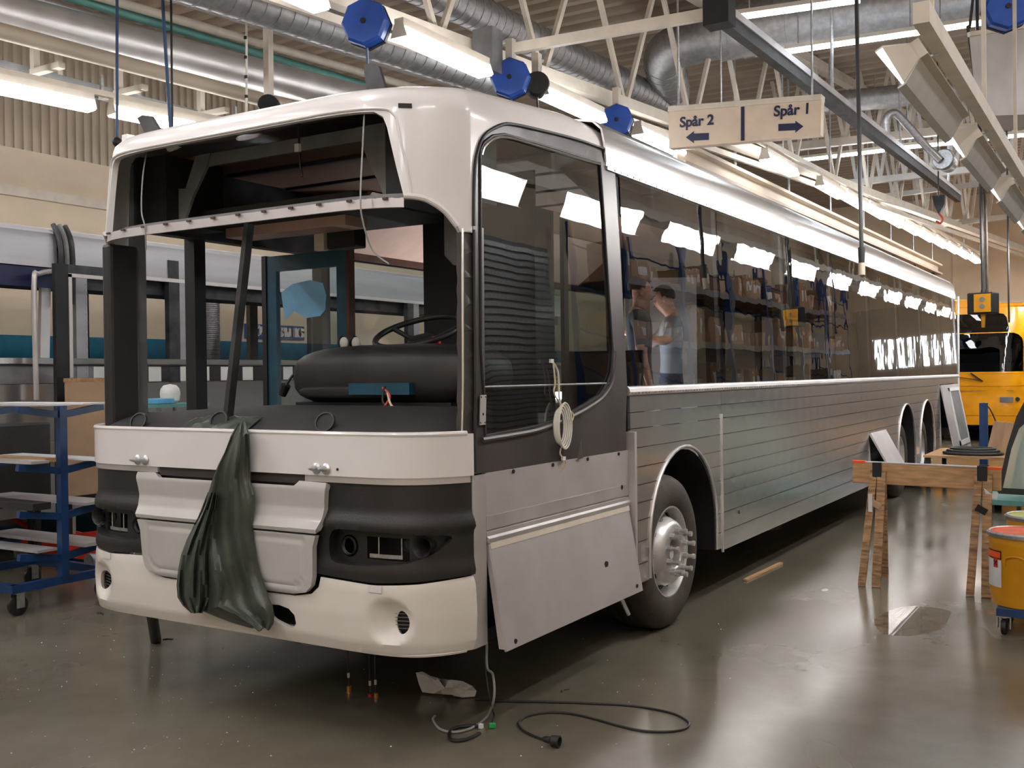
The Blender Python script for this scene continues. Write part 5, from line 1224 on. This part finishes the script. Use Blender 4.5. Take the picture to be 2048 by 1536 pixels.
def barrel(name, label, c, r, z0, z1, lid, marks):
    t = thing(name, label, 'barrel', (c[0], c[1], z0))
    MB().lathe([(.001, z0), (r*.94, z0), (r*.95, z0+.02), (r, z0+.1), (r, z1-.06), (r*1.01, z1-.05), (r*1.0, z1-.04), (r*1.0, z1), (.001, z1)], c, (0, 0, 1), 40).build('drum', 'barrel', t, smooth=35)
    MB().lathe([(r*.97, z1-.005), (r*1.05, z1-.01), (r*1.06, z1+.012), (r*1.0, z1+.022), (r*.95, z1+.015)], c, (0, 0, 1), 40).build('clamp_ring', 'steel', t, smooth=35)
    MB().lathe([(.001, z1+.012), (r*.93, z1+.012), (r*.96, z1+.018)], c, (0, 0, 1), 40).build('lid', lid, t)
    if marks:
        dc = (CAM-V((c[0], c[1], 0))); a0 = math.atan2(dc.y, dc.x)
        def patch(a1, a2, h1, h2, m_, o=.002):
            MB().grid([[V((c[0]+(r+o)*math.cos(a), c[1]+(r+o)*math.sin(a), h)) for a in frange(a1, a2, .08)] for h in (h1, h2)]).build('label', m_, t)
        patch(a0-1.45, a0-.72, z0+.12, z1-.155, 'paper'); patch(a0-1.45, a0-.72, z1-.15, z1-.095, 'black', .0015); patch(a0-1.42, a0-.75, z1-.142, z1-.103, 'orange', .003)
        patch(a0-1.02, a0-.84, z0+.245, z0+.305, 'red', .004)
        for e in (1, -1): MB().tube([V((c[0]+(r+.006)*math.cos(a0-.93+w_), c[1]+(r+.006)*math.sin(a0-.93+w_), z0+.275+e*w_*.25)) for w_ in (-.06, 0, .06)], .003, n=5).build('hazard_cross', 'black', t)
        MB().tube(spline([V((c[0]+(r+.008)*math.cos(a0+w_), c[1]+(r+.008)*math.sin(a0+w_), z1-.14+h)) for w_, h in ((-.6, -.05), (-.57, .0), (-.4, .02), (-.2, .02), (-.05, 0), (-.02, -.05))], 5), .006, n=6).build('handle', 'barrel', t, smooth=True)
    return t
cb = (3.285, 3.72, 0)
barrel('barrel', 'yellow steel drum with orange lid and hazard label on a blue dolly', cb, .225, .175, .625, 'orange', True)
dy_ = thing('dolly', 'blue drum dolly on castors under the orange lidded drum', 'dolly', (cb[0], cb[1], 0))
MB().bb(cb[0]-.16, cb[0]+.26, cb[1]-.24, cb[1]+.24, .125, .172).build('platform', 'blue', dy_)
MB().bb(cb[0]-.22, cb[0]+.2, cb[1]-.23, cb[1]-.20, .13, .145).build('lip', 'wood', dy_)
for sx in (-.12, .22):
    for s in (-1, 1): castor(dy_, cb[0]+sx, cb[1]+s*.18, .125, .05)
q = on(2012, 1068, 'z', .64)
barrel('barrel', 'yellow steel drum with a lime lid behind the orange lidded drum', (3.33, 4.42, 0), .235, .02, .645, 'limelid', False)
# leaning windscreens
gx, gy = 2.65, 9.9
rk = thing('glass_rack', 'green low rack carrying two spare windscreens', 'rack', (gx+.6, gy, 0))
MB().bb(gx-.35, gx+2.0, gy-.35, gy+.6, .10, .16).build('deck', 'limelid' if False else 'teal', rk)
for a_ in (gx-.25, gx+1.9):
    if a_ > gx: MB().bar((a_, gy+.5, .16), (a_, gy+.58, 1.5), .05, .05).build('upright', 'steel', rk)
    for b_ in (gy-.28, gy+.52): MB().bb(a_-.04, a_+.04, b_-.04, b_+.04, 0, .10).build('foot', 'black', rk)
def screen(y0, label, ex):
    pts = [(gx-.20+ex, .20), (gx-.10+ex, .75), (gx+.0+ex, 1.12), (gx+.12+ex, 1.38), (gx+.32+ex, 1.58), (gx+.6+ex, 1.66), (gx+1.9, 1.68), (gx+1.9, .20)]
    fn_ = lambda a, b: V((a, y0+.30*(b-.2)/1.5+.10*((a-gx-.9)/1.1)**2, b))
    t = thing('windscreen', label, 'windscreen', (gx+.8, y0, .17))
    inner_ = [(gx-.14+ex, .27), (gx-.05+ex, .74), (gx+.03+ex, .98), (gx+.2+ex, 1.14), (gx+.45+ex, 1.2), (gx+.8+ex, 1.22), (gx+1.85, 1.22), (gx+1.85, .27)]
    panel('black_border', 'black', t, pts, [inner_], fn=fn_, us=frange(gx-.2, gx+1.9, .2), vs=frange(.2, 1.7, .2), thick=.008)
    panel('pane', 'palepane', t, inner_, fn=fn_, us=frange(gx-.2, gx+1.9, .2), vs=frange(.2, 1.7, .2))
    return t
screen(gy-.12, 'large spare windscreen with black border leaning on the rack', 0); screen(gy+.02, 'spare windscreen hidden mostly behind the larger leaning one', .12)
# plywood on a low table, cardboard, hoses
q = on(1915, 905, 'z', .50)
pt = thing('low_table', 'low table topped with a plywood sheet behind the sawhorse', 'table', (q.x, q.y, 0))
MB().bb(q.x-.35, q.x+.9, q.y-.7, q.y+.9, .47, .50).build('plywood_top', 'woodx', pt)
for sx in (-.3, .85):
    for s in (-.6, .8): MB().bb(q.x+sx-.03, q.x+sx+.03, q.y+s-.03, q.y+s+.03, 0, .47).build('leg', 'darkmetal', pt)
t = thing('rubber_hose', 'black rubber hose coiled on the plywood table', 'hose', (q.x+.2, q.y-.3, .5))
for k in range(3): MB().tube([V((q.x+.25+(.38-.05*k)*math.cos(a*PI/12), q.y-.35+(.26-.04*k)*math.sin(a*PI/12), .525+.03*k)) for a in range(24)], .022, n=8, closed=True).build('turn', 'cable', t, smooth=True)
for k, (dx, dy, lab) in enumerate(((.45, .5, 'cardboard sheet standing on the plywood table'), (.82, -.15, 'folded cardboard flap leaning on the standing sheet'))):
    o = MB().prism([(0, -.3, 0), (0, .3, 0), (.10, .3, .42), (.10, -.3, .42)], (.02, 0, 0)).build('cardboard', 'card'); o.location = (q.x+dx, q.y+dy, .505); o.rotation_euler = (0, 0, .5+k*.5); tag(o, lab, 'cardboard')
# blue axle stand at the tail
q = on(1927, 905, 'z', .0); bx_, by_ = 1.75, 14.6
st_ = thing('axle_stand', 'blue steel hoist column beside the tail of the silver bus', 'hoist', (bx_, by_, 0))
MB().bb(bx_-.25, bx_+.25, by_-.3, by_+.3, 0, .06).build('foot', 'blue', st_); MB().bb(bx_-.06, bx_+.06, by_-.06, by_+.06, .06, 1.15).build('column', 'blue', st_)
MB().bb(bx_-.3, bx_-.02, by_-.05, by_+.05, .30, .38).build('fork', 'blue', st_); MB().tube(spline([(bx_, by_, 1.15), (bx_+.12, by_, 1.0), (bx_+.35, by_, .4), (bx_+.6, by_, .02)], 6), .012, n=6).build('cable', 'cable', st_)
# ================================================================== YELLOW BUS
YY = 22.5
yb = thing('bus', 'yellow bus facing the silver bus at the far end of the hall', 'bus', (.45, YY+5, 0))
XC = .45
def nose(u, v, out=0.0):
    a = abs(u); s = 1 if u >= 0 else -1; lean = .10*clamp((v-1.6)/1.6, 0, 1)
    if a <= 1.27: x = a; y = .30*(a/1.27)**7+lean
    else: x = 1.27; y = .30+lean+(a-1.27)
    return V((XC+s*(x+(out if a > 1.2 else 0)), YY+y-out, v))
NU = sorted(set(frange(-1.27, 1.27, .06)+[s*x for x in frange(1.0, 1.27, .02) for s in (-1, 1)]))
uw = [(-.93, 2.56), (.93, 2.56), (.86, 2.90), (.80, 2.98), (.70, 3.0), (-.70, 3.0), (-.80, 2.98), (-.86, 2.90)]
lw = [(-1.20, 1.64), (1.20, 1.64), (1.20, 2.3), (1.17, 2.42), (1.10, 2.50), (1.0, 2.54), (-1.0, 2.54), (-1.10, 2.50), (-1.17, 2.42), (-1.20, 2.3)]
panel('upper_front', 'yellowbus', yb, [(-1.9, 1.60), (1.9, 1.60), (1.9, 3.14), (-1.9, 3.14)], [uw, lw], fn=nose, us=NU+[-1.6, 1.6], vs=frange(1.6, 3.1, .12), thick=.03)
panel('upper_screen', 'dglass', yb, uw, fn=lambda u, v: nose(u, v, -.01), us=NU, vs=frange(2.5, 3, .15)); panel('windscreen', 'dglass', yb, lw, fn=lambda u, v: nose(u, v, -.01), us=NU, vs=frange(1.6, 2.6, .2))
panel('lower_front', 'yellowbus', yb, [(-1.9, .62), (1.9, .62), (1.9, 1.30), (-1.9, 1.30)], fn=lambda u, v: nose(u, v, .02+.012*math.sin((v-.6)*9)), us=NU+[-1.6, 1.6], vs=frange(.62, 1.3, .05), thick=.03)
panel('front_band', 'yellowbus', yb, [(-1.9, 1.31), (1.9, 1.31), (1.9, 1.595), (-1.9, 1.595)], fn=nose, us=NU+[-1.6, 1.6], vs=[1.45], thick=.03)
panel('bumper', 'yellowbus', yb, [(-1.9, .40), (1.9, .40), (1.9, .61), (-1.9, .61)], fn=lambda u, v: nose(u, v, .05), us=NU+[-1.6, 1.6], vs=[.5], thick=.04)
MB().bb(XC-1.26, XC+1.26, YY+.8, YY+9.5, .40, 1.6).build('side_skirt', 'yellowbus', yb); MB().bb(XC-1.24, XC+1.24, YY+.9, YY+9.5, 1.6, 2.7).build('side_windows', 'black', yb)
MB().bb(XC-1.26, XC+1.26, YY+.8, YY+9.5, 2.7, 3.15).build('roof', 'yellowbus', yb, bevel=.08)
MB().bb(XC-1.0, XC+1.0, YY+.14, YY+.9, 3.08, 3.16).build('roof_front', 'yellowbus', yb, bevel=.03)
for s in (-1, 1): MB().bb(XC+s*.95-.30, XC+s*.95+.30, YY+.2, YY+.9, 3.14, 3.24).build('lamp_pod', 'yellowbus', yb, bevel=.03)
MB().bb(XC-.6, XC+.35, YY+.2, YY+1.2, 3.15, 3.36).build('sign_pod', 'yellowbus', yb, bevel=.03)
MB().bb(XC-1.15, XC+1.15, YY+.25, YY+.45, 1.35, 1.85).build('dashboard', 'greymetal', yb)
for s in (-1, 1): MB().bb(XC+s*1.0-.12, XC+s*1.0+.12, YY+.6, YY+1.0, 2.3, 2.5).build('interior_trim', 'greymetal', yb)
p0 = nose(.1, 1.62, .03); MB().bar(p0, nose(.36, 1.42, .04), .05, .02).build('wiper', 'black', yb); MB().bar(nose(.30, 1.45, .04), nose(-.6, 1.58, .04), .025, .015).build('wiper_blade', 'black', yb)
MB().bb(XC+.72, XC+1.0, YY-.05, YY-.03, .93, 1.05).build('number_plate', 'greymetal', yb)
MB().cyl(nose(1.08, 1.0, .02), nose(1.08, 1.0, .05), .05, n=16).build('fog_lamp', 'darkmetal', yb)
for a, b in (((-.3, 1.20), (1.0, 1.20)), ((-.3, .82), (1.2, .82))): MB().bar(nose(a[0], a[1], .035), nose(b[0], b[1], .035), .012, .012).build('groove', 'wood', yb)
for yc in (YY+2.7, YY+8): 
    for s in (-1, 1): MB().lathe([(.1, 0), (.28, 0), (.4, .03), (.49, 0), (.51, -.07), (.51, -.24), (.1, -.24)], (XC+s*1.2, yc, .51), (s, 0, 0), 28).build('wheel', 'rubber', yb, smooth=50)
MB().bb(XC-1.15, XC+1.15, YY+.4, YY+9.4, .34, .5).build('chassis', 'dark', yb)
q = XC+1.42; MB().bb(q-.06, q+.10, YY+.15, YY+.25, 1.9, 2.4).build('mirror', 'black', yb, bevel=.02)
MB().bar((XC+1.2, YY+.3, 2.7), (q+.02, YY+.2, 2.4), .03, .03).build('mirror_arm', 'black', yb)

# chips and swarf scattered on the concrete
mb = MB(); rnd = random.Random(3)
for k in range(130):
    px, py = rnd.uniform(20, 1500), rnd.uniform(1235, 1530)
    if rnd.random() < .6: px = rnd.uniform(20, 560)
    p = fl_(px, py, .001); r_ = rnd.choice((.002, .003, .003, .005)); a0 = rnd.random()*6
    mb.add([p+V((r_*math.cos(a0+e), r_*math.sin(a0+e), .0)) for e in (0, 2.1, 4.2)]+[p+V((0, 0, r_))], [(0, 1, 3), (1, 2, 3), (2, 0, 3), (0, 2, 1)])
o = mb.build('swarf', 'paper'); tag(o, 'tiny pale chips and swarf scattered on the concrete floor', 'debris', kind='stuff')
# ================================================================== STORE RACKS ALONG THE RIGHT WALL
RX0, RX1 = 6.15, 7.15
def make_rack():
    t = thing('pallet_rack', 'tall blue steel pallet rack filled with cardboard boxes beyond the roller shutter', 'rack', (0, 0, 0), 'pallet racks beyond the roller shutter')
    for yy in (0.0, 2.6):
        for xx in (0, 1.0): MB().bb(xx-.04, xx+.04, yy-.04, yy+.04, 0, 4.9).build('upright', 'blue', t)
        for k in range(6): MB().bar((0, yy, .3+k*.75), (1.0, yy, .75+k*.75), .03, .03).build('brace', 'blue', t)
    for z_ in (.18, 1.55, 2.65, 3.75):
        for xx in (0, 1.0): MB().bb(xx-.025, xx+.025, .04, 2.56, z_-.11, z_).build('beam', 'greymetal', t)
        MB().bb(-.02, 1.02, .04, 2.56, z_, z_+.02).build('shelf', 'wood', t)
    return t
rack0 = make_rack(); NB = 6
protos = []
for k, (sx, sy, sz, m_) in enumerate(((.55, .60, .45, 'card'), (.6, .45, .55, 'card2'), (.5, .75, .35, 'card'), (.62, .5, .7, 'card2'), (.45, .4, .3, 'card'), (.6, .62, .5, 'whiteplastic'), (.6, .7, .4, 'blue'))):
    o = MB().bb(0, sx, 0, sy, 0, sz).build('cardboard_box' if m_.startswith('card') else 'storage_crate', m_, None, bevel=.008)
    tp = MB().bb(.0, sx, sy/2-.025, sy/2+.025, sz, sz+.002).bb(-.002, 0, sy/2-.025, sy/2+.025, sz-.1, sz).build('tape', 'beige' if m_.startswith('card') else 'greymetal', o)
    lb_ = MB().bb(-.003, 0, sy*.55, sy*.9, sz*.3, sz*.7).build('paper_label', 'paper', o)
    protos.append((o, sy, m_))
used = set(); nm = {'card': 'tan cardboard box', 'card2': 'dark brown cardboard box', 'whiteplastic': 'white storage crate', 'blue': 'blue storage crate'}
lev = {.18: 'bottom', 1.55: 'second', 2.65: 'third', 3.75: 'top'}
for b in range(NB):
    y0 = 12.6+b*2.68
    rk_ = rack0 if b == 0 else copy_tree(rack0); rk_.location = (RX0, y0, 0)
    for z_ in (.18, 1.55, 2.65, 3.75):
        y = .08
        while True:
            i = random.choices(range(7), (4, 4, 3, 3, 2, 1.2, 1))[0]; o, sy, m_ = protos[i]
            if y+sy > 2.54: break
            if i in used: c = copy_tree(o)
            else: c = o; used.add(i)
            c.location = (RX0+random.uniform(.03, .25), y0+y, z_+.02)
            tag(c, f'{nm[m_]} on the {lev[z_]} shelf of a pallet rack', 'box' if m_.startswith('card') else 'crate', f'boxes on the {lev[z_]} rack shelves'); y += sy+random.uniform(.02, .14)
for i, (o, sy, m_) in enumerate(protos):
    if i not in used:
        for ch in list(o.children): bpy.data.objects.remove(ch)
        bpy.data.objects.remove(o)
# ================================================================== TWO PEOPLE INSIDE THE BUS
def person(label, loc, rz, h, shirt, arms, headtilt=0.0, sleeve=.6):
    root = thing('person', label, 'person', loc); root.rotation_euler = (0, 0, rz)
    s = h/1.75; J = {}; E = []
    def j(n, p, r, par=None):
        J[n] = (V(p)*s, r*s); 
        if par: E.append((par, n))
    j('pelvis', (0, 0, .95), .145); j('spine', (0, .0, 1.12), .135, 'pelvis'); j('chest', (0, 0, 1.29), .16, 'spine'); j('nb', (0, -.01, 1.42), .085, 'chest')
    j('neck', (0, .0, 1.50), .050, 'nb'); j('jaw', (0, .035+headtilt*.3, 1.565), .064, 'neck'); j('skull', (0, .02+headtilt, 1.660), .090, 'jaw'); j('crown', (0, .005+headtilt*1.2, 1.715), .062, 'skull'); j('nose', (0, .118+headtilt*.7, 1.615), .013, 'jaw')
    for sd, nme in ((-1, 'l'), (1, 'r')):
        j('hip'+nme, (sd*.095, 0, .89), .105, 'pelvis'); j('knee'+nme, (sd*.10, .02, .50), .068, 'hip'+nme); j('ank'+nme, (sd*.10, -.02, .09), .045, 'knee'+nme); j('toe'+nme, (sd*.11, .13, .035), .035, 'ank'+nme)
        e, w_ = arms[0 if sd < 0 else 1]
        j('cl'+nme, (sd*.09, -.01, 1.40), .085, 'nb'); j('sh'+nme, (sd*.19, -.01, 1.385), .078, 'cl'+nme); j('el'+nme, e, .045, 'sh'+nme); j('wr'+nme, w_, .028, 'el'+nme)
        d = (V(w_)-V(e)).normalized(); side_ = d.cross(V((0, 0, 1))); side_ = side_.normalized() if side_.length > .1 else V((1, 0, 0)); pal = V(w_)+d*.065
        j('palm'+nme, pal, .030, 'wr'+nme)
        for k in range(4):
            b0 = pal+side_*(.027-.018*k)+d*.02; L = (.062, .075, .070, .052)[k]
            j(f'f{k}a{nme}', b0+d*L*.5, .009, 'palm'+nme); j(f'f{k}b{nme}', b0+d*L+V((0, 0, -.015)), .008, f'f{k}a{nme}')
        j('tha'+nme, pal+side_*.045-d*.01, .011, 'palm'+nme); j('thb'+nme, pal+side_*.065+d*.025, .009, 'tha'+nme)
    names = list(J); bm = bmesh.new(); ly = bm.verts.layers.skin.verify(); vs_ = {}
    for n in names:
        v = bm.verts.new(J[n][0]); v[ly].radius = (J[n][1], J[n][1]*(.72 if n in ('pelvis', 'spine', 'chest') else 1)); v[ly].use_root = (n == 'pelvis'); vs_[n] = v
    for a, b in E: bm.edges.new((vs_[a], vs_[b]))
    me = bpy.data.meshes.new('skeleton'); bm.to_mesh(me); bm.free()
    tmp = bpy.data.objects.new('tmp', me); COL.objects.link(tmp)
    tmp.modifiers.new('s', 'SKIN').use_smooth_shade = True; sd_ = tmp.modifiers.new('d', 'SUBSURF'); sd_.levels = 2; sd_.render_levels = 2
    bpy.context.view_layer.update()
    bd = bpy.data.meshes.new_from_object(tmp.evaluated_get(bpy.context.evaluated_depsgraph_get())); bpy.data.objects.remove(tmp)
    bd.materials.clear()
    for m_ in ('skin', shirt, 'trouser', 'cable'): bd.materials.append(M[m_])
    J2 = [(J[n][0], n) for n in names]
    for p in bd.polygons:
        c = p.center; n = min(J2, key=lambda t: (t[0]-c).length)[1]; p.use_smooth = True
        if n[:3] in ('ank', 'toe'): k = 3
        elif n[:3] in ('hip', 'kne') or n == 'pelvis': k = 2 if c.z < 1.0*s else 1
        elif n in ('spine', 'chest', 'nb') or n[:2] in ('sh', 'cl'): k = 1 if (c.z < 1.455*s or abs(c.x) > .075*s) else 0
        elif n[:2] == 'el':
            sh = J['sh'+n[2]][0]; el = J[n][0]; k = 1 if (c-sh).length < (el-sh).length*sleeve*1.3 else 0
        else: k = 0
        p.material_index = k
    ob = bpy.data.objects.new('body', bd); COL.objects.link(ob); ob.parent = root
    hd = J['skull'][0]
    def part(mb, nme, m_):
        o = mb.build(nme, m_, None, smooth=True); o.parent = root; return o
    mb = MB(); rows = []
    for i in range(9):
        t = PI*.58*i/8; row = []
        for k in range(25):
            a = 2*PI*k/24; f_ = 1.0 if math.sin(a) < .3 else .62
            tt = t*f_; row.append(hd+V((.088*math.sin(tt)*math.cos(a), .102*math.sin(tt)*math.sin(a)-.012, .098*math.cos(tt)+.006))*s)
        rows.append(row)
    part(mb.grid(rows), 'hair', 'hair')
    for sd in (-1, 1):
        part(MB().ball(hd+V((sd*.030, .076, -.022))*s, (.012*s, .007*s, .007*s), 10, 6), 'eye', 'whiteplastic'); part(MB().ball(hd+V((sd*.030, .082, -.022))*s, .0045*s, 8, 6), 'pupil', 'black')
        part(MB().ball(hd+V((sd*.085, -.005, -.03))*s, (.012*s, .020*s, .030*s), 10, 6), 'ear', 'skin')
        part(MB().tube([hd+V((sd*.015, .084, .0))*s, hd+V((sd*.045, .074, .0))*s], .004*s, n=5), 'eyebrow', 'hair')
    part(MB().tube([hd+V((-.025, .075, -.092))*s, hd+V((0, .086, -.090))*s, hd+V((.025, .075, -.092))*s], .005*s, n=5), 'mouth', 'red')
    return root
p = at(1341, 605, 8.9)
person('dark haired person in a grey blue shirt working inside the silver bus', (p.x, p.y, .722), math.radians(121), 1.73, 'shirt', [((-.34, .10, 1.25), (-.30, .36, 1.32)), ((.30, .16, 1.22), (.06, .34, 1.33))], headtilt=.05)
p = at(1278, 588, 8.1)
person('person in a charcoal shirt standing behind the driver partition of the silver bus', (p.x, p.y, .722), math.radians(-58), 1.74, 'shirt2', [((-.25, -.02, 1.12), (-.22, .05, .88)), ((.25, -.02, 1.12), (.22, .05, .88))])
a, b = at(1300, 556, 10.1), at(1394, 740, 10.1)
MB().bar(V((a.x, a.y, (a.z+.74)/2)), V((b.x, b.y, (a.z+.74)/2)), .03, a.z-.74).build('inner_panel', 'alupaint', bus)
